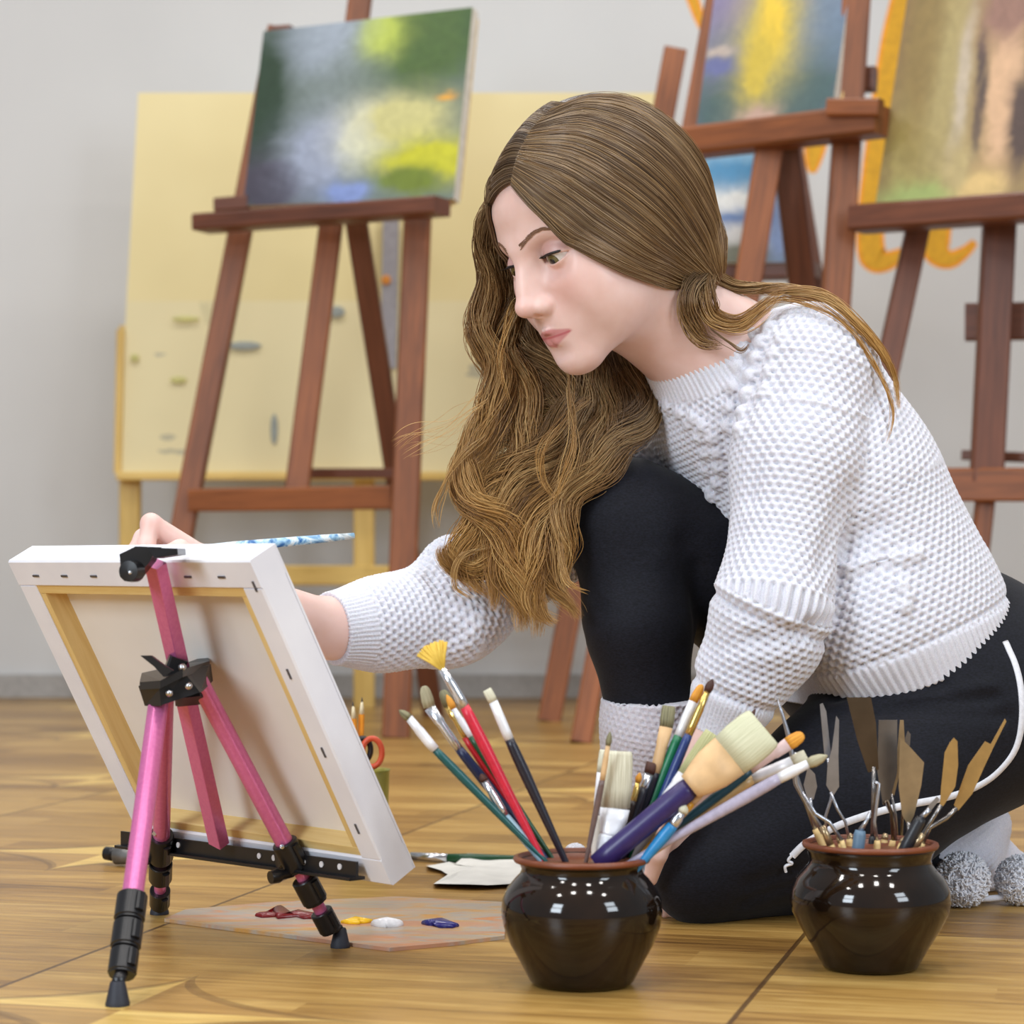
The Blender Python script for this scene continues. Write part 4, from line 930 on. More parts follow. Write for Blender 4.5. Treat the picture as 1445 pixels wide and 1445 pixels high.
EYE_C = {1: (.0738, .0315, -.003), -1: (.0738, -.0315, -.003)}
def head_prims(fd):
    E = lambda c, r, k=.02, sub=False: fd.ell(hp(*c), HR, np.array(r) * HS, k, sub)
    K = lambda a, b, ra, rb, k=.01, sub=False: fd.cone(hp(*a), hp(*b), ra * HS, rb * HS, k, sub)
    E((-.018, 0, .036), (.087, .073, .077), .001)
    E((.034, 0, .040), (.061, .061, .053), .03)
    E((.040, 0, -.028), (.053, .055, .062), .025)
    E((.030, 0, -.06), (.050, .046, .045), .02)
    for s_ in (1, -1):
        K((.004, .047 * s_, -.062), (.072, .013 * s_, -.101), .014, .015, .028)
        E((.058, .037 * s_, -.034), (.027, .025, .031), .026)
        E((.040, .040 * s_, -.062), (.030, .020, .028), .03)
        K((.088, .010 * s_, .016), (.066, .046 * s_, .022), .008, .009, .02)
        E((.000, .067 * s_, -.012), (.017, .006, .026), .008)
    E((.082, 0, -.103), (.0165, .017, .0145), .016)
    E((.074, 0, -.070), (.027, .031, .030), .018)
    for s_ in (1, -1): fd.ball(hp(.0955, .0335 * s_, -.003), .0165 * HS, .016, True)
    K((.0935, 0, .008), (.1135, 0, -.036), .0066, .0078, .012)
    K((.084, 0, .000), (.1010, 0, -.040), .0085, .0125, .012)
    E((.1140, 0, -.0385), (.0095, .0088, .0080), .006)
    for s_ in (1, -1):
        E((.1010, .0118 * s_, -.0430), (.0098, .0066, .0072), .006)
        E((.1080, .0058 * s_, -.0500), (.0055, .0030, .0034), .003, True)
        K((.0975, .0050 * s_, -.0685), (.0850, .0248 * s_, -.0738), .0046, .0022, .0030)
        K((.0955, .0050 * s_, -.0805), (.0850, .0240 * s_, -.0760), .0060, .0024, .0028)
    K((.102, .0020, -.0672), (.102, -.0020, -.0672), .0036, .0036, .003)
    E((.1040, 0, -.0920), (.006, .016, .0045), .010, True)
    # closed lids round the eyeballs, then the slit between them
    for s_ in (1, -1):
        c = EYE_C[s_]
        fd.ball(hp(*c), .0152 * HS, .004)
    for s_ in (1, -1):
        c = EYE_C[s_]
        # tilt the slit: outer corner a little higher; upper lid lowered (looking down)
        rot = np.array(Matrix.Rotation(math.radians(-3 * s_), 3, 'X'))
        R_ = HR @ rot
        up_n = V(-math.sin(math.radians(13)), 0, math.cos(math.radians(13))); lo_n = V(-math.sin(math.radians(27)), 0, -math.cos(math.radians(27)))
        fd.wedge(hp(*c), R_, .0180 * HS, up_n, lo_n, .0016)
    K((-.018, 0, -.055), (-.030, 0, -.10), .050, .049, .03)

nb = P(1008, 500, 2.44)
near_arm = [P(1150, 522, 2.385), P(1092, 852, 2.315), P(1008, 1040, 2.335), P(985, 1075, 2.34)]
far_arm = [P(915, 640, 2.56), P(630, 862, 2.47), P(468, 887, 2.385), P(352, 846, 2.295)]
KN, HN, AN = P(990, 1231, 2.365), P(1345, 1005, 2.45), P(1335, 1222, 2.54)
KF, HF, AF = P(886, 736, 2.46), P(1290, 930, 2.60), P(915, 1120, 2.475)
TORSO = [(P(1140, 522, 2.43), .070), (P(1195, 690, 2.43), .090), (P(1250, 828, 2.44), .097), (P(1280, 930, 2.45), .100), (P(1290, 965, 2.45), .098)]
TORSO2 = [(P(1000, 610, 2.53), .072), (P(1100, 740, 2.55), .088), (P(1190, 860, 2.56), .098), (P(1220, 930, 2.56), .095)]

def chain(fd, pts, rs, k=.02):
    for i in range(len(pts) - 1): fd.cone(pts[i], pts[i + 1], rs[i], rs[i + 1], k)
body = Field(); head_prims(body)
body.cone(hp(-.024, 0, -.085), nb, .050, .055, .03)
chain(body, [t[0] for t in TORSO], [t[1] - .016 for t in TORSO], .05); chain(body, [t[0] for t in TORSO2], [t[1] - .016 for t in TORSO2], .06)
body.cone(nb, P(1065, 590, 2.48), .055, .075, .05)
chain(body, near_arm, [.046, .040, .027, .024]); chain(body, far_arm, [.044, .033, .0275, .024], .02)
chain(body, [HN, P(1200, 1122, 2.385), KN], [.100, .083, .043], .03); chain(body, [KN, P(1150, 1228, 2.44), AN], [.042, .042, .030], .02)
chain(body, [HF, P(1080, 830, 2.53), KF], [.085, .080, .056], .03); chain(body, [KF, P(900, 880, 2.445), AF], [.055, .046, .030], .02)
body.ball(P(1365, 965, 2.51), .105, .05); body.ball(P(1320, 950, 2.6), .095, .05)
# feet inside the socks
foot_far = [P(918, 1222, 2.485), P(880, 1225, 2.47), P(815, 1238, 2.45)]
body.cone(AF, foot_far[0], .030, .030, .02); chain(body, foot_far, [.030, .027, .018], .02)
foot_near = [P(1352, 1205, 2.55), P(1390, 1222, 2.60), P(1424, 1238, 2.64)]
body.cone(AN, foot_near[0], .030, .028, .02); chain(body, foot_near, [.028, .026, .017], .02)

def finger(fd, pts, rs): chain(fd, pts, rs, .0035)
# her right hand, holding the brush above the canvas edge
HB = canvas_d(210, 785) + .088
def hq(px, py, o): return P(px, py, HB + o)
W_ = far_arm[3]
mcp = [hq(284, 786, .040), hq(274, 799, .060), hq(268, 815, .078), hq(268, 832, .092)]
body.cone(W_, hq(300, 812, .055), .023, .024, .02); body.cone(W_, hq(296, 835, .075), .021, .020, .02)
for q in mcp: body.cone(hq(312, 826, .075), q, .015, .0115, .012)
finger(body, [mcp[0], hq(213, 739, .014), hq(207, 768, .006), hq(209, 788, .002)], [.0112, .0095, .0080, .0066])
finger(body, [mcp[1], hq(203, 760, .034), hq(190, 780, .022), hq(196, 797, .014)], [.0110, .0093, .0080, .0066])
finger(body, [mcp[2], hq(205, 788, .056), hq(196, 808, .044), hq(206, 822, .034)], [.0105, .0088, .0076, .0062])
finger(body, [mcp[3], hq(220, 822, .075), hq(208, 838, .064), hq(214, 850, .056)], [.0095, .0078, .0068, .0056])
finger(body, [hq(318, 842, .040), hq(288, 798, .012), hq(254, 776, .002), hq(224, 784, -.001)], [.0150, .0115, .0095, .0070])
# her left hand, fingers propped on the floor behind the pot
w2 = near_arm[3]
pk = [P(938, 1178, 2.33), P(952, 1186, 2.342), P(966, 1190, 2.355), P(978, 1190, 2.37)]
body.cone(near_arm[2], w2, .026, .024, .015)
for q in pk: body.cone(w2 + (q - w2) * .15, q, .018, .0115, .012)
tips = [(926, 1282, 2.385), (938, 1290, 2.375), (951, 1294, 2.375), (962, 1288, 2.39)]
for q, (tx, ty, td), ln in zip(pk, tips, (1, 1.05, 1, .9)):
    t = P(tx, ty, td); t[2] = .0078; md = q + (t - q) * .52 + V(-.004, -.010, .006); dp = q + (t - q) * .80 + V(-.002, -.006, .002)
    finger(body, [q, md, dp, t], [.0110, .0094, .0082, .0070])
finger(body, [P(968, 1110, 2.325), P(945, 1160, 2.30), P(928, 1205, 2.30), P(918, 1240, 2.315)], [.0150, .0115, .0098, .0072])

bv, bf = body.mesh(.0035)
bm = bmesh_ = None
import bmesh
def refine(v, f, centers, levels):
    """split the faces near the given (centre, radius) balls and keep one closed surface"""
    me = bpy.data.meshes.new('tmp'); me.from_pydata(v.tolist(), [], f.tolist()); b = bmesh.new(); b.from_mesh(me); bpy.data.meshes.remove(me)
    for _ in range(levels):
        es = set()
        for fc in b.faces:
            c = fc.calc_center_median()
            for (q, r_) in centers:
                if (c.x - q[0]) ** 2 + (c.y - q[1]) ** 2 + (c.z - q[2]) ** 2 < r_ * r_: es.update(fc.edges); break
        bmesh.ops.subdivide_edges(b, edges=list(es), cuts=1, use_grid_fill=True)
    b.verts.ensure_lookup_table()
    V_ = np.array([q.co[:] for q in b.verts]); F_ = [[q.index for q in fc.verts] for fc in b.faces]; b.free()
    return V_, F_
face_c = hp(.085, 0, -.035)
bv, bf2 = refine(bv, bf, [(face_c, .098 * HS), (hq(235, 785, .02), .07), (P(945, 1240, 2.36), .06)], 1)
bm_v, bf2 = refine(bv, np.array(bf2, dtype=object) if False else type('L', (), {'tolist': lambda s: bf2})(), [(hp(.085, .015, -.035), .085 * HS)], 1)
bm_v, bf2 = refine(body.project(bm_v, 3, .003), type('L', (), {'tolist': lambda s: bf2})(), [(hp(.094, .006, -.074), .030 * HS), (hp(.084, .0315, -.003), .019 * HS), (hp(.106, .006, -.044), .016 * HS)], 1)
bv = body.project(bm_v, 3, .002)
# skin tint: lips, cheeks, lid shadow, fingertips
loc = (bv - HC) @ HR / HS
tint = np.zeros((len(bv), 3))
x_, y_, z_ = loc.T
lipu = (np.abs(y_) < .0245) & (x_ > .075) & (z_ < -.0745 + .0005) & (z_ > -.0905)
ztop = -.0640 - np.abs(y_) * .34 + .0012 * np.cos(np.clip(y_ / .006, -1, 1) * math.pi) * -1
zbot = -.0875 + np.abs(y_) * .46
lip = np.clip((ztop - z_) / .0022, 0, 1) * np.clip((z_ - zbot) / .0022, 0, 1) * np.clip((.0262 - np.abs(y_)) / .003, 0, 1) * (x_ > .07)
seam = np.exp(-((z_ + .0746) / .0008) ** 2) * np.clip((.0262 - np.abs(y_)) / .004, 0, 1) * (x_ > .08)
tint[:, 0] = np.clip(lip * .72 + seam * .6, 0, 1.3)
ch = np.exp(-(((x_ - .075) / .03) ** 2 + ((np.abs(y_) - .036) / .022) ** 2 + ((z_ + .034) / .022) ** 2)) + .8 * np.exp(-(((x_ - .118) / .012) ** 2 + (y_ / .014) ** 2 + ((z_ + .040) / .012) ** 2))
hand = np.zeros(len(bv))
for q in (hq(209, 788, .002), hq(196, 797, .014), hq(213, 739, .014), hq(190, 780, .022)): hand = np.maximum(hand, np.exp(-((bv - q) ** 2).sum(1) / .012 ** 2))
tint[:, 1] = np.clip(ch * .6 + hand * .8, 0, 1)
lidc = np.zeros(len(bv))
for s_ in (1, -1):
    q = np.array([x_, y_, z_]).T - np.array(EYE_C[s_]); rr_ = np.sqrt((q ** 2).sum(1)); lidc = np.maximum(lidc, np.exp(-((rr_ - .0150) / .004) ** 2) * np.clip(q[:, 2] / .004, 0, 1) * (q[:, 0] > 0))
tint[:, 2] = lidc
sk = N('fair_skin'); at = sk.n('ShaderNodeAttribute', attribute_name='tint'); sp = sk.n('ShaderNodeSeparateColor'); sk.l(at.outputs['Color'], sp.inputs[0])
mott = sk.noise(sk.co(), 45, 3).outputs[0]
cc = sk.ramp(mott, [(.3, rgb(228, 190, 178)), (.7, rgb(234, 200, 190))])
cc = sk.mix(sk.math('MULTIPLY', sp.outputs[1], .55), cc, rgb(232, 158, 146)); cc = sk.mix(sk.math('MULTIPLY', sp.outputs[0], 1.0, clamp=True), cc, rgb(190, 104, 108))
cc = sk.mix(sk.math('MULTIPLY', sp.outputs[2], .5), cc, rgb(176, 120, 116))
sk.set(cc, sk.math('SUBTRACT', .46, sk.math('MULTIPLY', sp.outputs[0], .14)), 0, Subsurface_Weight=.12, Subsurface_Scale=.006)
sk.b.inputs['Subsurface Radius'].default_value = (1.0, .35, .2)
sk.bump(sk.noise(sk.co(), 900, 2).outputs[0], .06, .0003)
skin_ob = mesh_obj('body', bv, bf2, sk.m, woman, True, {'tint': tint})

# eyes
x = N('eye_white_and_iris'); t = x.n('ShaderNodeUVMap'); spx = x.n('ShaderNodeSeparateXYZ'); x.l(t.outputs[0], spx.inputs[0])
a = spx.outputs[0]
iris = x.ramp(a, [(0.0, rgb(12, 10, 10)), (.165, rgb(12, 10, 10)), (.19, rgb(96, 88, 52)), (.36, rgb(124, 116, 76)), (.40, rgb(46, 42, 34)), (.44, rgb(226, 222, 218)), (1.0, rgb(222, 208, 204))])
x.set(iris, .12, 0); eye_m = x.m
gz = unit(HR @ unit(V(.93, .10, -.30)))
for s_ in (1, -1):
    c = hp(*EYE_C[s_]); R_ = .0137 * HS; m = MB(); ax = gz; n_ = 32; rows = 24
    sx = unit(np.cross(ax, V(0, 0, 1))); sy = np.cross(sx, ax); v = []; f = []; uvs = []
    for i in range(rows + 1):
        an = math.pi * i / rows; bul = 1 + .06 * math.exp(-(an / .42) ** 2)
        for k in range(n_): v.append(c + R_ * bul * (ax * math.cos(an) + (sx * math.cos(2 * math.pi * k / n_) + sy * math.sin(2 * math.pi * k / n_)) * math.sin(an)))
    for i in range(rows):
        for k in range(n_):
            k2 = (k + 1) % n_; f.append((i * n_ + k2, i * n_ + k, (i + 1) * n_ + k, (i + 1) * n_ + k2)); ua, ub = i / rows * 2.6, (i + 1) / rows * 2.6
            uvs.append([(ua, 0), (ua, 0), (ub, 0), (ub, 0)])
    m.add(v, f, uvs); m.obj('eye', eye_m, woman, smooth=True)
hair_dark = plain('dark_brow_hair', rgb(128, 94, 72), .6, 0, .08, 200)
lash_m = plain('black_lash', rgb(20, 14, 14), .5)
rng = random.Random(3)
for s_ in (1, -1):
    m = MB()                                                # eyebrow: short overlapping hairs
    for i in range(170):
        t = rng.random(); y = .010 + .040 * t; zc = .0165 + .0095 * math.sin(min(t / .68, 1) * 1.57) - .0055 * max(0, (t - .68) / .32) ** 1.3
        z = zc + rng.uniform(-.5, .5) * .0062 * (1 - .75 * t); p = hp(.12, y * s_, z)
        p0 = hp(.10 - .012 * t, y * s_, z); q0 = body.project(p0[None], 8, .01)[0]
        p1 = hp(.10 - .012 * t, (y + .0065) * s_, z + .0025 * (1 - 1.6 * t)); q1 = body.project(p1[None], 8, .01)[0]
        nrm = unit(body.grad(q0[None])[0]); m.tube([q0 + nrm * .0001, (q0 + q1) / 2 + nrm * .0007, q1 + nrm * .0004], [.00030, .00030, .00008], 4)
    m.obj('eyebrow', hair_dark, woman)
    m = MB(); c = EYE_C[s_]                                  # lashes and liner along the upper lid
    line = []
    for k in range(13):
        an = math.radians(-60 + 118 * k / 12); rr = .0157
        elev = math.radians(13) ; x0 = math.cos(an) * rr; y0 = math.sin(an) * rr
        tilt = math.tan(math.radians(3)) * y0 * 1
        p = (c[0] + x0 * math.cos(elev), c[1] + y0 * s_, c[2] + x0 * math.sin(elev) + tilt + .0002)
        line.append(hp(*p))
    m.tube(line, [(.0008, .0006)] + [(.0016, .0009)] * 11 + [(.0010, .0007)], 6)
    for k in range(60):
        t = k / 59 * 11.9; i = int(t); p0 = line[i] + (line[i + 1] - line[i]) * (t - i); o_ = unit(p0 - hp(*c)); out = unit(o_ * 1.0 + HR @ V(.35, .10 * s_, -.32) )
        L = .0062 * HS * (.7 + .5 * k / 59); m.tube([p0, p0 + out * L * .5, p0 + out * L + HR @ V(0, 0, .0012)], [.00042, .00032, .00008], 4)
    m.obj('eyelashes', lash_m, woman)
# ---------------------------------------------------------------- leggings with white piping
legm = N('black_jersey'); co = legm.co((1, 1, 2.2)); n1 = legm.noise(co, 320, 3).outputs[0]; n2 = legm.noise(legm.co((1, 1, 3)), 9, 4, .55, .6).outputs[0]
legm.set(legm.ramp(n1, [(.3, rgb(9, 10, 16)), (.7, rgb(24, 25, 35))]), .72, 0, Sheen_Weight=.05, Specular_IOR_Level=.22)
legm.bump(n2, .35, .004)
leg_f = Field()
chain(leg_f, [HN, P(1200, 1122, 2.385), KN], [.116, .094, .050], .03); chain(leg_f, [KN, P(1150, 1228, 2.44), AN], [.048, .048, .036], .02)
chain(leg_f, [HF, P(1080, 830, 2.53), KF], [.095, .088, .064], .03); chain(leg_f, [KF, P(902, 880, 2.445), P(920, 1020, 2.455)], [.062, .0545, .045], .02)
leg_f.ball(P(1372, 965, 2.50), .118, .05); leg_f.ball(P(1320, 950, 2.6), .108, .05)
chain(leg_f, [P(1262, 850, 2.47), P(1330, 960, 2.52)], [.082, .10], .05)
chain(leg_f, [P(1244, 838, 2.44), P(1285, 935, 2.45), P(1320, 990, 2.46)], [.080, .093, .10], .04); chain(leg_f, [P(1175, 850, 2.55), P(1225, 930, 2.56), P(1290, 960, 2.57)], [.075, .088, .10], .05)
lv_, lf_ = leg_f.mesh(.0045); lv_ = leg_f.project(lv_, 2, .004)
lg_ = leg_f.grad(lv_); lg_ /= np.maximum(np.linalg.norm(lg_, axis=1), 1e-6)[:, None]; ld_ = np.zeros(len(lv_))
for p0, p1, r_, am in (((965, 770), (1020, 880), .014, -.005), ((985, 800), (990, 960), .010, -.003), ((1180, 985), (1330, 968), .008, -.004), ((1215, 1004), (1400, 985), .008, -.004), ((1260, 1010), (1420, 1010), .007, -.003),
                       ((1240, 994), (1400, 968), .007, .003), ((1060, 1250), (1130, 1225), .010, -.004), ((1050, 1275), (1120, 1250), .008, -.003), ((820, 760), (930, 770), .006, -.0012), ((820, 790), (940, 800), .006, -.0012), ((815, 900), (960, 915), .008, -.0015)):
    a, b = leg_f.trace(*p0)[0], leg_f.trace(*p1)[0]; ab = b - a; t = np.clip((lv_ - a) @ ab / (ab @ ab), 0, 1); d2 = ((lv_ - a - t[:, None] * ab) ** 2).sum(1); ld_ += am * np.exp(-d2 / r_ ** 2)
lv_ = lv_ + lg_ * ld_[:, None]
legs = mesh_obj('leggings', lv_, lf_, legm.m, woman)
piping = plain('white_piping', rgb(226, 226, 232), .7, 0, .04, 300)
def on(fd, pts, off, n_=60, d0=1.9, d1=3.0):
    """a smooth pixel path laid on the surface of a field, in the world"""
    pts = np.array(pts, float); t = np.arange(len(pts)); tt = np.linspace(0, len(pts) - 1, n_)
    def cr(c):
        out = []
        for q in tt:
            i = min(int(q), len(c) - 2); u = q - i; p0, p1, p2, p3 = c[max(i - 1, 0)], c[i], c[i + 1], c[min(i + 2, len(c) - 1)]
            out.append(.5 * (2 * p1 + (p2 - p0) * u + (2 * p0 - 5 * p1 + 4 * p2 - p3) * u * u + (3 * p1 - p0 - 3 * p2 + p3) * u ** 3))
        return np.array(out)
    xs, ys = cr(pts[:, 0]), cr(pts[:, 1]); q = np.array([fd.trace(a, b, d0, d1)[0] for a, b in zip(xs, ys)])
    for _ in range(2): q[1:-1] = (q[:-2] + 2 * q[1:-1] + q[2:]) / 4
    q = fd.project(q, 3, .006); g = fd.grad(q); g /= np.linalg.norm(g, axis=1)[:, None]
    return q + g * off, g
def strip(name, fd, pts, wd, th, mat, parent, n_=60):
    q, g = on(fd, pts, th * .2, n_); m = MB(); v = []
    for i in range(len(q)):
        t = unit(q[min(i + 1, len(q) - 1)] - q[max(i - 1, 0)]); s_ = np.cross(g[i], t)
        for (a, b) in ((-.5, -.5), (-.42, .5), (0, .8), (.42, .5), (.5, -.5)): v.append(q[i] + s_ * wd * a + g[i] * th * b)
    f = []
    for i in range(len(q) - 1):
        for k in range(5): f.append((i * 5 + k, i * 5 + (k + 1) % 5, (i + 1) * 5 + (k + 1) % 5, (i + 1) * 5 + k))
    f += [(0, 1, 2, 3, 4), tuple(5 * (len(q) - 1) + k for k in (4, 3, 2, 1, 0))]
    m.add(v, f); return m.obj(name, mat, parent, smooth=True)
o = strip('piping', leg_f, [(1418, 905), (1436, 950), (1442, 1010), (1430, 1062), (1392, 1102), (1340, 1124), (1260, 1140), (1190, 1162), (1140, 1188), (1118, 1208)], .0078, .0016, piping, legs, 90); o['label'] = 'white piping'
strip('piping_end', leg_f, [(1118, 1206), (1112, 1214), (1118, 1218), (1108, 1222), (1109, 1230)], .003, .002, piping, legs, 30)

# ---------------------------------------------------------------- knitwear
def knit_mat(name, a, b):
    x = N(name); fz = x.noise(x.co(), 700, 3).outputs[0]
    x.set(x.ramp(fz, [(.25, a), (.75, b)]), .88, 0, Sheen_Weight=.25, Subsurface_Weight=.05, Subsurface_Scale=.004)
    x.bump(fz, .5, .0006); return x.m
wool = knit_mat('white_cotton_knit', rgb(208, 208, 217), rgb(231, 231, 239)); wool_grey = knit_mat('greyish_wool', rgb(206, 204, 214), rgb(232, 230, 238))
def frame_uv(X, pts, R_, ref=(0, -1, 0)):
    """arc length and wrapped distance of points along a polyline axis"""
    best = np.full(len(X), 9.0); U = np.zeros(len(X)); W2 = np.zeros(len(X)); L = 0
    for i in range(len(pts) - 1):
        a, b = pts[i], pts[i + 1]; ab = b - a; l = np.linalg.norm(ab); ax = ab / l
        t = (X - a) @ ax; tc = np.clip(t, 0 if i else -9, l if i < len(pts) - 2 else 9); q = X - a - tc[:, None] * ax; d = np.sqrt((q ** 2).sum(1))
        s1 = unit(np.asarray(ref) - ax * np.dot(ref, ax)); s2 = np.cross(ax, s1); k = d < best
        U[k] = (L + tc)[k]; W2[k] = (np.arctan2(q @ s2, q @ s1) * R_)[k]; best[k] = d[k]; L += l
    return U, W2, best, L
def honey(u, w, lu=.0068, lw=.0094):
    """staggered eyelets between raised stitches; metres of displacement"""
    r = u / lu; i = np.floor(r); fu = r - i - .5; x_ = w / lw + .5 * (i % 2); fw = x_ - np.floor(x_) - .5
    hole = np.exp(-((fu / .24) ** 2 + (fw / .20) ** 2)); ridge = .5 + .5 * np.cos(2 * math.pi * fu * 1.0)
    return -.0062 * hole + .0004 * (1 - ridge) + .0005 * np.cos(2 * math.pi * fw * 2)
def rib(w, lw=.0062): return .0011 * (np.abs(np.sin(math.pi * w / lw)) * 2 - 1.2)

cuff_n = unit(near_arm[2] - near_arm[1]); cuff_f = unit(far_arm[2] - far_arm[1])
def clip_seg(fd, a, b, ra, rb, k, n, at):   # a sleeve end cut square: separate field, merged by max in place
    pass
sw = Field()
chain(sw, [t[0] for t in TORSO], [t[1] for t in TORSO], .05); chain(sw, [t[0] for t in TORSO2], [t[1] for t in TORSO2], .06)
sw.cone(P(1060, 590, 2.47), P(1100, 640, 2.47), .085, .085, .05)
cn0, cn1 = P(1030, 560, 2.45), P(974, 470, 2.43)
sw.cone(cn0, cn1, .076, .060, .03)
hemC, hemN = P(1285, 940, 2.46), unit(V(.34, .10, -.92)); sw.plane(hemC, hemN)
cA_ = unit(cn1 - cn0); colC = P(984, 482, 2.43); sw.plane(colC, unit(cA_ + V(0.05, -.25, .1)))
sw.cone(P(1010, 530, 2.44), P(965, 455, 2.43), .050, .054, .004, True)
# lower hem balloons a little over the band
sw.cone(P(1222, 890, 2.38), P(1310, 870, 2.44), .060, .060, .05)
sw.plane(hemC, hemN)
sl = Field()
chain(sl, [P(1150, 520, 2.395), P(1125, 650, 2.36), P(1092, 850, 2.315), P(1050, 950, 2.325), P(1012, 1034, 2.335)], [.066, .0615, .0515, .042, .0345], .03)
sl.cone(P(1085, 870, 2.312), P(1095, 905, 2.315), .052, .046, .02)
sl.plane(P(1012, 1034, 2.335), cuff_n)
sf = Field()
chain(sf, [P(930, 640, 2.56), P(645, 858, 2.475), P(612, 868, 2.46), P(540, 880, 2.425), P(468, 887, 2.385)], [.062, .050, .047, .0435, .0375], .03)
for (px, py, d, r_) in ((672, 866, 2.45, .034), (640, 888, 2.45, .032), (640, 800, 2.48, .034)): sf.ball(P(px, py, d), r_, .02)
sf.plane(P(468, 887, 2.385), cuff_f)
class Join:
    def __init__(s, fs, k): s.f = fs; s.k = k
    def __call__(s, X):
        D = s.f[0](X)
        for g in s.f[1:]:
            d = g(X); h = np.maximum(s.k - np.abs(D - d), 0) / s.k; D = np.minimum(D, d) - h * h * s.k / 4
        return D
    grad = Field.grad; project = Field.project; trace = Field.trace; mesh = Field.mesh
    @property
    def p(s): return [q for g in s.f for q in g.p]
sw_all = Join([sw, sl, sf], .022)
# cables and bobbles worked into the knit
bob = Field()
def bobbles(pts, r_, k=.004):
    for px, py in pts:
        q, hit = sw_all.trace(px, py); g = unit(sw_all.grad(q[None])[0]); bob.ball(q + g * r_ * .15, r_, k)
bobbles([(1083, 462), (1072, 482), (1064, 505), (1058, 530), (1053, 556), (1048, 582), (1044, 606)], .0070)
bobbles([(1060, 470), (1048, 492), (1040, 516), (1034, 545), (1030, 575), (1026, 602)], .0052)
bobbles([(1100, 478), (1090, 500), (1084, 524), (1078, 550)], .0045)
bobbles([(960, 582), (978, 590), (992, 602), (1004, 618), (1011, 638), (1014, 660), (1012, 682), (1004, 700), (996, 716)], .0056)
bobbles([(930, 580), (942, 574), (972, 600), (986, 618), (994, 640), (996, 664)], .0042)
bobbles([(1196, 800), (1216, 796), (1236, 792), (1256, 788), (1276, 786), (1294, 782)], .0046)
bobbles([(1274, 828), (1280, 842), (1276, 856)], .0050)
sw_f = Join([sw, sl, sf, bob], .010)
H_SW = .0016
sv, sfc = sw_f.mesh(H_SW)
sv = sw_f.project(sv, 1, .002)
ax_n = [P(1150, 500, 2.395), P(1092, 850, 2.315), P(1012, 1034, 2.335)]; ax_f = [P(930, 640, 2.56), P(630, 862, 2.47), P(468, 887, 2.385)]
dn, dfar, dt = sl(sv), sf(sv), sw(sv); lab = np.argmin(np.stack([dt, dn, dfar]), 0)
ut, wt, _, Lt_ = frame_uv(sv, [P(1040, 520, 2.46), P(1180, 720, 2.48), P(1275, 920, 2.48)], .13)
un, wn, _, Ln_ = frame_uv(sv, ax_n, .056); uf, wf, _, Lf_ = frame_uv(sv, ax_f, .048)
disp = np.where(lab == 0, honey(ut, wt), np.where(lab == 1, honey(un, wn, .0072, .0098), honey(uf, wf)))
hd = (sv - hemC) @ hemN; ribw = rib(wt, .0068) * 1.25
hb = np.clip((hd + .042) / .004, 0, 1) * (lab == 0); disp = disp * (1 - hb) + ribw * hb
seam = np.exp(-((hd + .044) / .004) ** 2) * (lab == 0); disp += -.0018 * seam
cd = (sv - colC) @ unit(cA_ + V(.05, -.25, .1)); uc, wc, _, _ = frame_uv(sv, [cn0, cn1], .068)
cb_ = np.clip((cd + .030) / .003, 0, 1) * (lab == 0); disp = disp * (1 - cb_) + rib(wc, .0056) * cb_
nb_ = np.clip((un - (Ln_ - .042)) / .003, 0, 1) * (lab == 1); disp = disp * (1 - nb_) + rib(wn, .0058) * nb_ - .004 * np.exp(-((un - (Ln_ - .045)) / .006) ** 2) * (lab == 1)
fb_ = np.clip((uf - (Lf_ - .034)) / .003, 0, 1) * (lab == 2); disp = disp * (1 - fb_) + rib(wf, .0056) * fb_
for u0, wd_, am in ((.066, .0032, .0022), (.012, .003, .0014)):                      # raised drop-shoulder seam
    disp += am * np.exp(-((un - u0 - .012 * np.cos(wn / .05)) / wd_) ** 2) * (lab == 1)
disp += .003 * np.exp(-((un - .272) / .006) ** 2) * (lab == 1) - .004 * np.exp(-((un - .284) / .006) ** 2) * (lab == 1)
nearbob = np.clip(1 - bob(sv) / .003, 0, 1); disp = disp * (1 - nearbob)
# soft folds
def fold(p0, p1, r_, am):
    global disp
    a, b = sw_all.trace(*p0)[0], sw_all.trace(*p1)[0]; ab = b - a; t = np.clip((sv - a) @ ab / (ab @ ab), 0, 1); d2 = ((sv - a - t[:, None] * ab) ** 2).sum(1); disp = disp + am * np.exp(-d2 / r_ ** 2)
fold((1190, 770), (1240, 742), .012, -.006); fold((1175, 840), (1250, 790), .010, -.006); fold((1160, 800), (1200, 690), .012, -.005)
fold((1140, 880), (1180, 868), .008, -.006); fold((1060, 900), (1140, 892), .009, -.005); fold((1030, 930), (1100, 925), .010, .003)
fold((640, 800), (690, 850), .010, -.006); fold((610, 815), (640, 900), .009, -.005); fold((680, 860), (660, 905), .010, .004); fold((1100, 560), (1060, 700), .012, -.004)
g = sw_f.grad(sv); g /= np.maximum(np.linalg.norm(g, axis=1), 1e-6)[:, None]
sweater = mesh_obj('sweater', sv + g * disp[:, None], sfc, wool, woman)

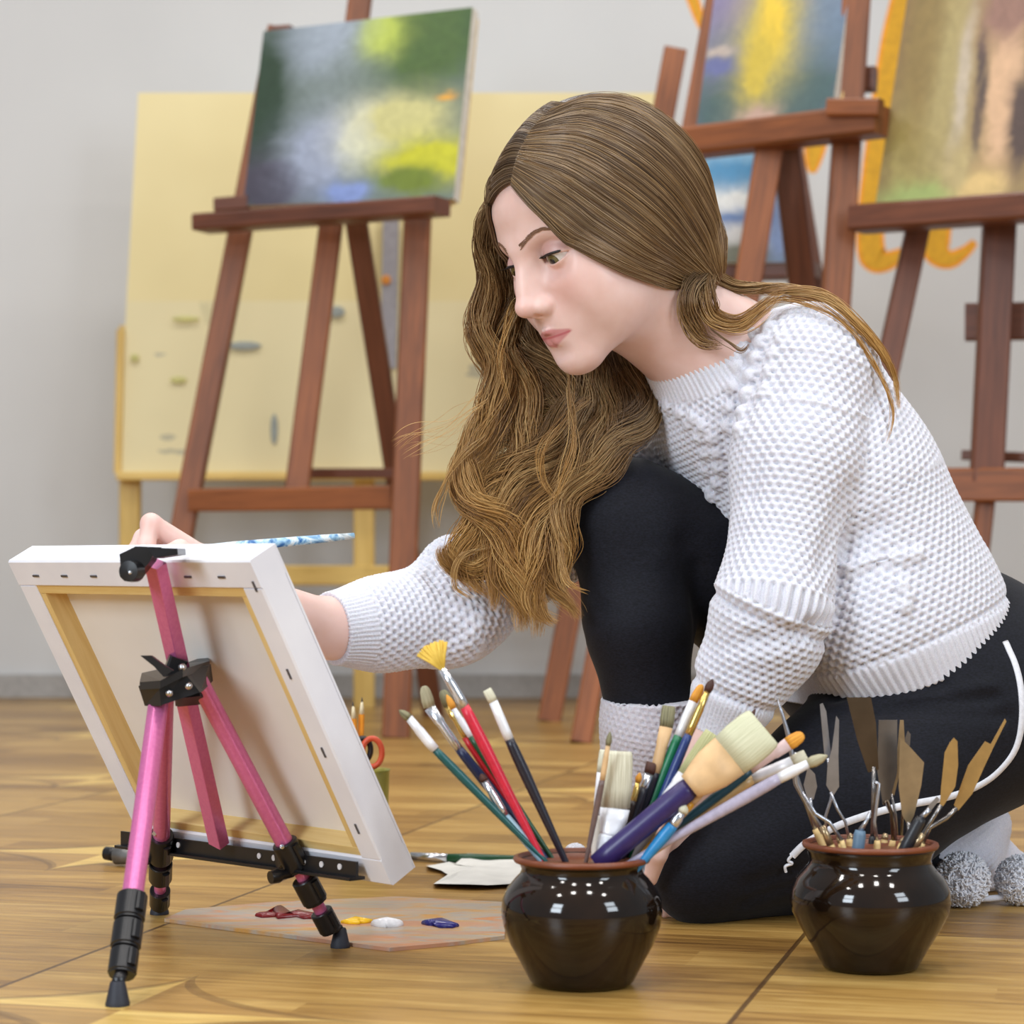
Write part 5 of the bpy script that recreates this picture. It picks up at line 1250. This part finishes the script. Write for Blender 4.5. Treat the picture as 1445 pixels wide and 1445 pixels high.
def knit_part(name, fd, h, axis, R_, mat, ribbed=False, label=None):
    v, f = fd.mesh(h); v = fd.project(v, 1, .002); u, w2, _, _ = frame_uv(v, axis, R_); g = fd.grad(v); g /= np.maximum(np.linalg.norm(g, axis=1), 1e-6)[:, None]
    d = rib(w2, .006) if ribbed else honey(u, w2, .0062, .0068) * .7
    o = mesh_obj(name, v + g * d[:, None], f, mat, woman)
    if label: o['label'] = label
    return o
lw = Field(); a0, a1 = P(923, 985, 2.45), P(905, 1105, 2.465)
chain(lw, [a0 + (a0 - a1) * .2, P(918, 1030, 2.455), P(906, 1085, 2.465), AF + V(0, 0, -.02)], [.0585, .050, .038, .036], .02); lw.plane(P(923, 984, 2.45), unit(V(-.02, -.10, 1)))
knit_part('leg_warmer', lw, .0024, [a0, a1], .048, wool_grey, label='pale knit leg warmer on the raised leg')
s1 = Field(); chain(s1, [P(915, 1100, 2.475), foot_far[0], foot_far[1], foot_far[2]], [.037, .037, .033, .025], .02); s1.plane(V(0, 0, .0012), V(0, 0, -1)); knit_part('sock', s1, .003, [foot_far[0], foot_far[2]], .033, wool)
s2 = Field(); chain(s2, [P(1308, 1218, 2.52), P(1352, 1198, 2.55), P(1385, 1165, 2.57)], [.036, .040, .032], .02); chain(s2, [P(1352, 1205, 2.55), P(1390, 1222, 2.60), P(1440, 1238, 2.65)], [.036, .034, .026], .02)
s2.plane(V(0, 0, .0012), V(0, 0, -1)); knit_part('sock', s2, .003, [P(1300, 1230, 2.52), P(1395, 1160, 2.57)], .038, wool_grey, True)
rng = random.Random(11)
def pompom(c, r_):
    m = MB(); m.ball(c, r_ * .86, 16, 10)
    for i in range(1500):
        z = rng.uniform(-1, 1); a = rng.uniform(0, 6.283); q = math.sqrt(1 - z * z); d = V(q * math.cos(a), q * math.sin(a), z); j = unit(d + V(rng.gauss(0, .16), rng.gauss(0, .16), rng.gauss(0, .16)))
        e = c + j * r_ * rng.uniform(.93, 1.06)
        if e[2] < .001: e[2] = .001
        m.tube([c + d * r_ * .8, c + d * r_ * .9, e], [.0010, .0012, .0010], 4)
    return m.obj('pompom', plain('white_yarn', rgb(240, 240, 246), .9, 0, .02, 300), woman, smooth=True)
p1, p2, p3 = P(1358, 1242, 2.455), P(1441, 1243, 2.47), P(812, 1204, 2.42)
pompom(p1, .029); pompom(p2, .027); pompom(p3 + V(0, 0, -.002), .012)
m = MB(); m.tube([p1 + V(.005, .0, -.020), P(1396, 1268, 2.46), P(1420, 1266, 2.465), p2 + V(0, .0, -.018)], .0034, 8); m.obj('cord', wool, woman, smooth=True)

# brush in her right hand
e0, e1, e2, e3, e4 = hq(202, 790, .004), hq(216, 786, .006), hq(250, 779, .010), hq(272, 777, .014), hq(500, 756, .050)
rt = thing('paintbrush', hq(216, 786, .006), 'white brush marbled with blue paint held in her raised hand', 'paintbrush')
x = N('blue_marbled_handle'); nz = x.noise(x.co((1, 1, 1)), 46, 4, .6, 1.5).outputs[0]; x.set(x.ramp(nz, [(.36, rgb(40, 100, 160)), (.46, rgb(150, 190, 216)), (.56, rgb(226, 232, 234)), (.7, rgb(150, 166, 172))]), .45); x.bump(nz, .2, .001)
m = MB(); m.tube([e2, e3, e2 + (e4 - e2) * .3, e2 + (e4 - e2) * .8, e4], [.0036, .0042, .0052, .0040, .0028], 14); m.obj('handle', x.m, rt, smooth=True)
m = MB(); m.tube([e1, e2], [.0032, .0036], 12); m.obj('ferrule', FER['silver'], rt, smooth=True)
m = MB(); m.tube([e0, e0 + (e1 - e0) * .5, e1], [.0006, .003, .0032], 10); m.obj('bristles', BH['cream'], rt, smooth=True)
# ---------------------------------------------------------------- hair: a thick cap under combed strands, long wavy locks
hcap = Field()
hcap.ell(hp(-.022, 0, .038), HR, np.array((.098, .083, .088)) * HS, .001)
hcap.ell(hp(-.062, .006, -.006), HR, np.array((.056, .066, .072)) * HS, .05)
hcap.ball(P(992, 372, 2.40), .022, .05)
hcap_full = Field(); hcap_full.p = list(hcap.p); hcap_full.ell(hp(.000, .040, -.012), HR, np.array((.060, .040, .050)) * HS, .02); hcap_full.ell(hp(.000, -.040, -.012), HR, np.array((.060, .040, .050)) * HS, .02); head_prims(hcap_full)
cut0, cutn = hp(.088, 0, .078), HR @ unit(V(.69, 0, -.725))
hcap.plane(cut0 - cutn * .004, cutn)
hm = N('brown_hair'); at = hm.n('ShaderNodeAttribute', attribute_name='tone'); sp = hm.n('ShaderNodeSeparateColor'); hm.l(at.outputs['Color'], sp.inputs[0])
c0 = hm.ramp(sp.outputs[1], [(0.0, rgb(48, 37, 29)), (.5, rgb(91, 73, 56)), (1.0, rgb(150, 128, 100))])
c1 = hm.ramp(sp.outputs[1], [(0.0, rgb(116, 76, 34)), (.5, rgb(178, 128, 62)), (1.0, rgb(222, 178, 108))])
hm.set(hm.mix(sp.outputs[0], c0, c1), .38, 0, Specular_IOR_Level=.45)
cv, cf = hcap.mesh(.004); cv = hcap.project(cv, 2)
lc = (cv - HC) @ HR / HS
st_ = np.sin(lc[:, 1] * 900 + 3 * np.sin(lc[:, 0] * 60)) * .5 + .5
tone = np.stack([np.zeros(len(cv)), .05 + .2 * st_, np.zeros(len(cv))], 1)
hair = mesh_obj('hair', cv, cf, hm.m, woman, True, {'tone': tone}); hair['label'] = 'long wavy brown hair'
nrng = np.random.default_rng(7)
def spline(c, n_):
    c = np.asarray(c, float); t = np.linspace(0, len(c) - 1, n_); i = np.minimum(t.astype(int), len(c) - 2); u = (t - i)[:, None]
    p0, p1, p2, p3 = c[np.maximum(i - 1, 0)], c[i], c[i + 1], c[np.minimum(i + 2, len(c) - 1)]
    return .5 * (2 * p1 + (p2 - p0) * u + (2 * p0 - 5 * p1 + 4 * p2 - p3) * u * u + (3 * p1 - p0 - 3 * p2 + p3) * u ** 3)
def frames(S):
    """S: n x K x 3 strands -> side and up vectors"""
    T = np.gradient(S, axis=1); T /= np.maximum(np.linalg.norm(T, axis=2), 1e-9)[..., None]
    r = np.array((.25, -.93, .28)); s_ = np.cross(T, r); s_ /= np.maximum(np.linalg.norm(s_, axis=2), 1e-6)[..., None]
    return s_, np.cross(s_, T)
def strands(name, S, rad, tone, parent):
    """n x K x 3 strand points -> one mesh of fine three-sided fibres"""
    n_, K = S.shape[:2]; s_, u_ = frames(S); ring = []
    for a in (0, 2.094, 4.189): ring.append(S + (s_ * math.cos(a) + u_ * math.sin(a)) * rad[..., None])
    v = np.stack(ring, 2).reshape(-1, 3); base = (np.arange(n_)[:, None] * K + np.arange(K - 1)[None]) * 3
    q = []
    for k in range(3):
        k2 = (k + 1) % 3; q.append(np.stack([base + k, base + k2, base + 3 + k2, base + 3 + k], -1))
    f = np.stack(q, 2).reshape(-1, 4); tn = np.repeat(tone.reshape(-1, 3), 3, 0)
    return mesh_obj(name, v, f, hm.m, parent, True, {'tone': tn})
# combed strands over the crown: pixel guides laid on the cap, then blended
G = [[(726, 264), (760, 302), (800, 340), (850, 368), (900, 390), (950, 406), (1000, 408)],
     [(728, 248), (772, 284), (826, 326), (880, 360), (930, 384), (970, 400), (1004, 404)],
     [(732, 232), (790, 258), (850, 300), (905, 340), (950, 370), (985, 390), (1006, 400)],
     [(738, 216), (805, 228), (870, 266), (925, 310), (965, 350), (992, 378), (1008, 396)],
     [(746, 200), (815, 198), (885, 230), (940, 276), (980, 330), (1000, 368), (1010, 392)],
     [(756, 184), (822, 170), (894, 196), (952, 244), (992, 306), (1008, 356), (1013, 388)],
     [(770, 170), (830, 150), (900, 166), (960, 214), (1000, 284), (1014, 346), (1015, 384)],
     [(784, 158), (838, 139), (902, 148), (966, 196), (1006, 268), (1019, 338), (1018, 380)]]
GK = 26; grid = []
for gpath in G:
    pth = spline([(a, b, 0) for a, b in gpath], GK)[:, :2]; grid.append([hcap_full.trace(a, b, 2.1, 2.6)[0] for a, b in pth])
grid = np.array(grid)
def from_grid(ns, lo=0.0, hi=1.0, lift=(.0005, .0045)):
    s_ = lo + (hi - lo) * nrng.random(ns); r = s_ * (len(G) - 1); i = np.minimum(r.astype(int), len(G) - 2); u = (r - i)[:, None, None]
    S = grid[i] * (1 - u) + grid[i + 1] * u
    return S, s_
def lay(S, lift):
    n_, K = S.shape[:2]; q = hcap_full.project(S.reshape(-1, 3), 2, .01); g = hcap_full.grad(q); g /= np.linalg.norm(g, axis=1)[:, None]
    return (q + g * np.repeat(lift, K)[:, None]).reshape(n_, K, 3)
NS = 5200
S, s_ = from_grid(NS); S = lay(S, nrng.uniform(.0, .0048, NS))
t = np.linspace(0, 1, GK); w_ = nrng.normal(size=(NS, 1, 3)) * .0007; ph = nrng.random((NS, 1)) * 6.28
S = S + w_ * np.sin(t[None] * 6 + ph)[..., None]
jit = nrng.uniform(-.04, .0, NS)
rad = (.00034 + .00016 * nrng.random((NS, 1))) * np.minimum(1, .4 + t[None] * 6) * np.ones((NS, GK))
clump = np.interp(s_, np.linspace(0, 1, 160), nrng.random(160)); br = np.clip(.05 + .5 * clump + .45 * nrng.random(NS), 0, 1)
tone = np.stack([np.tile(.10 + .22 * t ** 2, (NS, 1)), np.tile(br[:, None], (1, GK)), np.zeros((NS, GK))], -1)
strands('combed_strands', S, rad, tone, hair)
# the far side of the head, combed the same way
S2 = S.copy(); L2 = (S2.reshape(-1, 3) - HC) @ HR; L2[:, 1] *= -1; S2 = (HC + L2 @ HR.T).reshape(S.shape)[::2]
k_ = 2000
H_ = [[(727, 258), (716, 262), (702, 274), (690, 296)], [(732, 240), (714, 244), (696, 260), (685, 288)], [(740, 218), (722, 218), (700, 236), (684, 272)], [(750, 200), (732, 196), (708, 212), (687, 250)], [(764, 180), (746, 174), (720, 186), (694, 226)], [(784, 160), (766, 156), (742, 164), (708, 196)], [(800, 150), (780, 148), (756, 152), (726, 176)]]
Hg = np.array([[hcap_full.trace(a, b, 2.1, 2.6)[0] for a, b in spline([(a, b, 0) for a, b in q], GK)[:, :2]] for q in H_])
nh = 1500; sh_ = nrng.random(nh) * (len(H_) - 1.001); ih = sh_.astype(int); uh = (sh_ - ih)[:, None, None]; Sh = lay(Hg[ih] * (1 - uh) + Hg[ih + 1] * uh, nrng.uniform(.0, .004, nh))
clh = np.interp(sh_, np.linspace(0, 7, 60), nrng.random(60)); toneh = np.stack([np.full((nh, GK), .08), np.tile(np.clip(.05 + .5 * clh + .4 * nrng.random(nh), 0, 1)[:, None], (1, GK)), np.zeros((nh, GK))], -1)
strands('combed_strands', Sh, (.00034 + .00016 * nrng.random((nh, 1))) * np.ones((nh, GK)), toneh, hair)
strands('combed_strands', lay(S2, nrng.uniform(.0, .004, len(S2)))[:k_], rad[::2][:k_], tone[::2][:k_], hair)

def lock(name, pts, ns, K=44, wave=.0055, wl=.09, gold=(.3, 1.0), twist=1.5, frizz=.0012, flat=.6, end=(.84, 1.0), start=.06, sr=.00040, core=True, bright=(0, 1)):
    """pts: (px, py, depth, radius in px)"""
    c = np.array([np.append(P(a, b, d), r * d / F) for a, b, d, r in pts]); cc = spline(c, K); ctr = cc[:, :3]; R_ = np.maximum(cc[:, 3], .0006)
    T = np.gradient(ctr, axis=0); T /= np.linalg.norm(T, axis=1)[:, None]; ref = np.array((0, -1., .1)); sd = np.cross(T, ref); sd /= np.linalg.norm(sd, axis=1)[:, None]; up = np.cross(sd, T)
    t = np.linspace(0, 1, K); arc = np.concatenate([[0], np.cumsum(np.linalg.norm(np.diff(ctr, axis=0), axis=1))])
    rr = np.sqrt(nrng.random(ns)); th = nrng.random(ns) * 6.283; a0, b0 = rr * np.cos(th), rr * np.sin(th)
    tw = twist * np.sin(arc / wl * 1.3 + nrng.random() * 6)[None]; ca, sa = np.cos(tw), np.sin(tw)
    A = a0[:, None] * ca - b0[:, None] * sa; B = a0[:, None] * sa + b0[:, None] * ca
    spread = 1 + .25 * nrng.normal(size=(ns, 1)) * t[None]
    ph = nrng.normal(size=(ns, 1)) * .5
    wv = wave * np.minimum(1, t * 4)[None] * np.sin(arc[None] / wl * 6.283 + ph + a0[:, None] * .8)
    fz = frizz * (np.sin(arc[None] / .021 + nrng.random((ns, 1)) * 6.28) * nrng.normal(size=(ns, 1)) + np.sin(arc[None] / .05 + nrng.random((ns, 1)) * 6.28) * nrng.normal(size=(ns, 1)) * 1.4)
    S = ctr[None] + sd[None] * (A * R_[None] * spread + wv + fz)[..., None] + up[None] * (B * R_[None] * flat * spread + fz * .5)[..., None]
    e = nrng.uniform(*end, ns); e0 = nrng.uniform(0, start, ns); ti = (e0[:, None] + t[None] * (e - e0)[:, None]) * (K - 1); i = np.minimum(ti.astype(int), K - 2); u = (ti - i)[..., None]; ar = np.arange(ns)[:, None]
    S = S[ar, i] * (1 - u) + S[ar, i + 1] * u
    rad = sr * (.7 + .6 * nrng.random((ns, 1))) * np.clip(np.minimum(.5 + t * 8, (1.02 - t) * 5), .12, 1)[None]
    clump = .5 + .5 * np.sin(th * 2 + rr * 5 + nrng.random() * 6); br = np.clip(bright[0] + (bright[1] - bright[0]) * (.05 + .4 * clump + .55 * nrng.random(ns)), 0, 1)
    tone = np.stack([np.tile(np.clip(gold[0] + (gold[1] - gold[0]) * t, 0, 1), (ns, 1)), np.tile(br[:, None], (1, K)), np.zeros((ns, K))], -1)
    lk = strands(name, S, rad, tone, hair)
    return lk
FRONT = [
    # beside the far cheek, down from the parting
    ([(742, 226, 2.34, 10), (708, 258, 2.365, 14), (692, 300, 2.39, 13), (688, 350, 2.41, 14), (684, 420, 2.42, 16), (684, 480, 2.42, 18), (700, 540, 2.415, 20), (700, 590, 2.41, 22), (676, 640, 2.405, 22), (662, 690, 2.40, 20)], 260, (0.0, .85)),
    ([(736, 244, 2.345, 8), (706, 276, 2.375, 12), (700, 330, 2.41, 16), (704, 400, 2.43, 20), (704, 460, 2.435, 24), (716, 520, 2.43, 24), (742, 570, 2.425, 24), (740, 620, 2.42, 24), (706, 670, 2.41, 22), (690, 730, 2.40, 20)], 280, (0.0, .8)),
    ([(716, 330, 2.43, 14), (728, 400, 2.45, 22), (738, 470, 2.45, 28), (764, 530, 2.445, 30), (800, 590, 2.435, 28), (800, 650, 2.42, 26), (770, 710, 2.41, 24), (760, 780, 2.40, 20), (780, 850, 2.395, 12)], 260, (0.0, .8)),
    ([(760, 430, 2.46, 24), (790, 490, 2.46, 30), (830, 550, 2.45, 30), (836, 610, 2.435, 28), (800, 670, 2.42, 26), (756, 730, 2.41, 24), (736, 800, 2.40, 20), (722, 870, 2.395, 10)], 260, (0.1, .9)),
    # the thick mass that comes round under the chin
    ([(870, 470, 2.47, 26), (884, 530, 2.45, 32), (880, 590, 2.43, 32), (836, 646, 2.415, 30), (780, 700, 2.405, 28), (726, 760, 2.40, 24), (672, 800, 2.395, 16), (632, 784, 2.39, 9), (624, 768, 2.39, 4)], 300, (0.05, 1)),
    ([(890, 490, 2.47, 22), (900, 545, 2.445, 24), (898, 596, 2.425, 26), (856, 642, 2.41, 28), (806, 694, 2.40, 26), (780, 760, 2.395, 24), (784, 820, 2.39, 18), (814, 878, 2.385, 6)], 280, (0.05, .9)),
    ([(846, 500, 2.46, 26), (838, 560, 2.445, 28), (796, 606, 2.43, 28), (738, 648, 2.415, 26), (692, 694, 2.405, 24), (664, 742, 2.40, 20), (654, 790, 2.395, 16), (690, 846, 2.39, 8)], 280, (0.2, 1)),
    ([(812, 510, 2.46, 22), (790, 560, 2.445, 24), (740, 592, 2.43, 24), (692, 622, 2.415, 22), (660, 652, 2.405, 20), (666, 696, 2.40, 20), (694, 750, 2.395, 20), (704, 810, 2.39, 16), (690, 862, 2.385, 7)], 280, (0.35, 1)),
    ([(784, 500, 2.46, 20), (760, 546, 2.445, 22), (716, 580, 2.43, 22), (672, 616, 2.41, 18), (652, 650, 2.40, 16), (672, 704, 2.395, 20), (720, 760, 2.39, 22), (744, 830, 2.385, 16), (762, 900, 2.38, 6)], 280, (0.4, 1)),
    ([(872, 520, 2.45, 24), (866, 580, 2.43, 26), (826, 640, 2.41, 28), (776, 700, 2.40, 26), (748, 770, 2.39, 24), (752, 840, 2.385, 14), (788, 880, 2.38, 5)], 260, (0.2, 1)),
    ([(820, 560, 2.43, 26), (776, 640, 2.41, 30), (730, 700, 2.40, 30), (706, 760, 2.395, 26), (724, 830, 2.39, 16), (742, 892, 2.385, 6)], 240, (0.3, 1)),
]
for pts, ns, gd in FRONT: lock('lock', pts, int(ns * 1.7), gold=gd)
# loose single curls
for pts in ([(802, 520, 2.40, 3), (806, 580, 2.39, 3), (806, 640, 2.38, 4), (790, 690, 2.375, 3), (768, 716, 2.375, 2)], [(840, 556, 2.40, 3), (800, 590, 2.39, 4), (766, 630, 2.38, 4), (768, 676, 2.38, 3), (790, 706, 2.38, 2)],
            [(690, 610, 2.39, 3), (640, 660, 2.385, 3), (618, 710, 2.38, 3), (620, 750, 2.38, 2)], [(752, 416, 2.45, 3), (728, 430, 2.42, 4), (712, 464, 2.40, 4), (706, 516, 2.395, 4), (716, 580, 2.39, 3)],
            [(690, 770, 2.385, 4), (650, 790, 2.38, 4), (640, 830, 2.38, 3), (672, 850, 2.38, 2)], [(790, 760, 2.37, 3), (800, 820, 2.365, 3), (832, 838, 2.36, 2)]):
    pts[0] = pts[0][:3] + (.6,); lock('curl', pts, 16, wave=.002, frizz=.0016, gold=(.5, 1), bright=(.2, 1), start=.2, end=(.6, 1), sr=.00034)
# gathered at the nape: wisps on the neck and a thin tress over the shoulder
sh = lambda px, py, off=.004: sw_all.trace(px, py)
def dsh(px, py, off): 
    q, hit = sw_all.trace(px, py); return q[1] - off
lock('nape_wisp', [(1000, 384, 2.375, 8), (982, 402, 2.352, 14), (970, 424, 2.338, 16), (972, 452, 2.345, 14), (992, 478, 2.352, 12), (1022, 484, 2.36, 6)], 90, wave=.002, gold=(.1, .5), frizz=.0014)
lock('nape_wisp', [(1006, 378, 2.385, 8), (998, 398, 2.365, 14), (994, 424, 2.350, 16), (1006, 450, 2.352, 14), (1040, 456, 2.358, 12), (1074, 436, 2.362, 10), (1110, 414, dsh(1112, 432, .02), 8)], 120, wave=.002, gold=(.2, .9), frizz=.0014)
lock('shoulder_tress', [(1004, 388, 2.39, 12), (1036, 404, 2.41, 10), (1078, 408, 2.42, 9), (1120, 409, dsh(1124, 432, .010), 8), (1166, 421, dsh(1166, 436, .008), 7), (1206, 450, dsh(1202, 462, .006), 6), (1242, 496, dsh(1236, 504, .005), 5), (1264, 534, dsh(1254, 540, .006), 3), (1268, 580, dsh(1260, 582, .008), 2)], 130, wave=.0012, gold=(.3, 1), frizz=.0010, bright=(.3, 1))
lock('shoulder_wisp', [(1060, 452, dsh(1064, 470, .016), 3), (1074, 430, dsh(1078, 446, .014), 3), (1120, 424, dsh(1122, 436, .012), 3), (1180, 446, dsh(1180, 452, .010), 3), (1238, 520, dsh(1236, 522, .010), 2), (1258, 580, dsh(1252, 582, .010), 2), (1250, 630, dsh(1246, 632, .008), 1)], 16, wave=.001, gold=(.5, 1))
lock('neck_wisp', [(1000, 462, 2.352, 2), (1030, 484, 2.354, 2), (1046, 494, 2.354, 2), (1058, 484, 2.354, 2)], 8, wave=.0005, gold=(.2, .5))
# flyaways
nf_ = 170; Sf, sf_ = from_grid(nf_, .02, 1); Sf = lay(Sf, nrng.uniform(.002, .0045, nf_)); gf = np.sin(t[None] * nrng.uniform(4, 11, (nf_, 1)) + nrng.random((nf_, 1)) * 6.28) * .0016
Sf = Sf + (Sf - HC) / np.linalg.norm(Sf - HC, axis=2)[..., None] * np.abs(gf)[..., None] + gf[..., None] * np.array((.3, 0, .8))
strands('flyaway', Sf, .00024 * np.ones((nf_, GK)), np.stack([np.full((nf_, GK), .35), np.tile(nrng.uniform(.3, 1, (nf_, 1)), (1, GK)), np.zeros((nf_, GK))], -1), hair)
# fine short hairs along the parting and the hairline
nh = 240; Sw, sw_ = from_grid(nh, 0, .06); Sw = lay(Sw, nrng.uniform(.0005, .0035, nh)); Sw = Sw + (HR @ V(0, .02, -.9))[None, None] * (nrng.random((nh, 1)) * .006 * np.sin(np.linspace(0, 3.14, GK))[None])[..., None]
strands('hairline_strands', Sw, .00022 * np.minimum(1, .3 + t[None] * 8) * np.ones((nh, GK)), np.stack([np.full((nh, GK), .2), np.tile(nrng.uniform(.4, 1, (nh, 1)), (1, GK)), np.zeros((nh, GK))], -1), hair)
pts = [(690, 560, 2.40, 14), (640, 600, 2.40, 20), (590, 620, 2.40, 22), (560, 640, 2.40, 16)]
lock('flyaway', pts, 14, wave=.002, frizz=.003, gold=(.8, 1), sr=.00022, bright=(.5, 1))
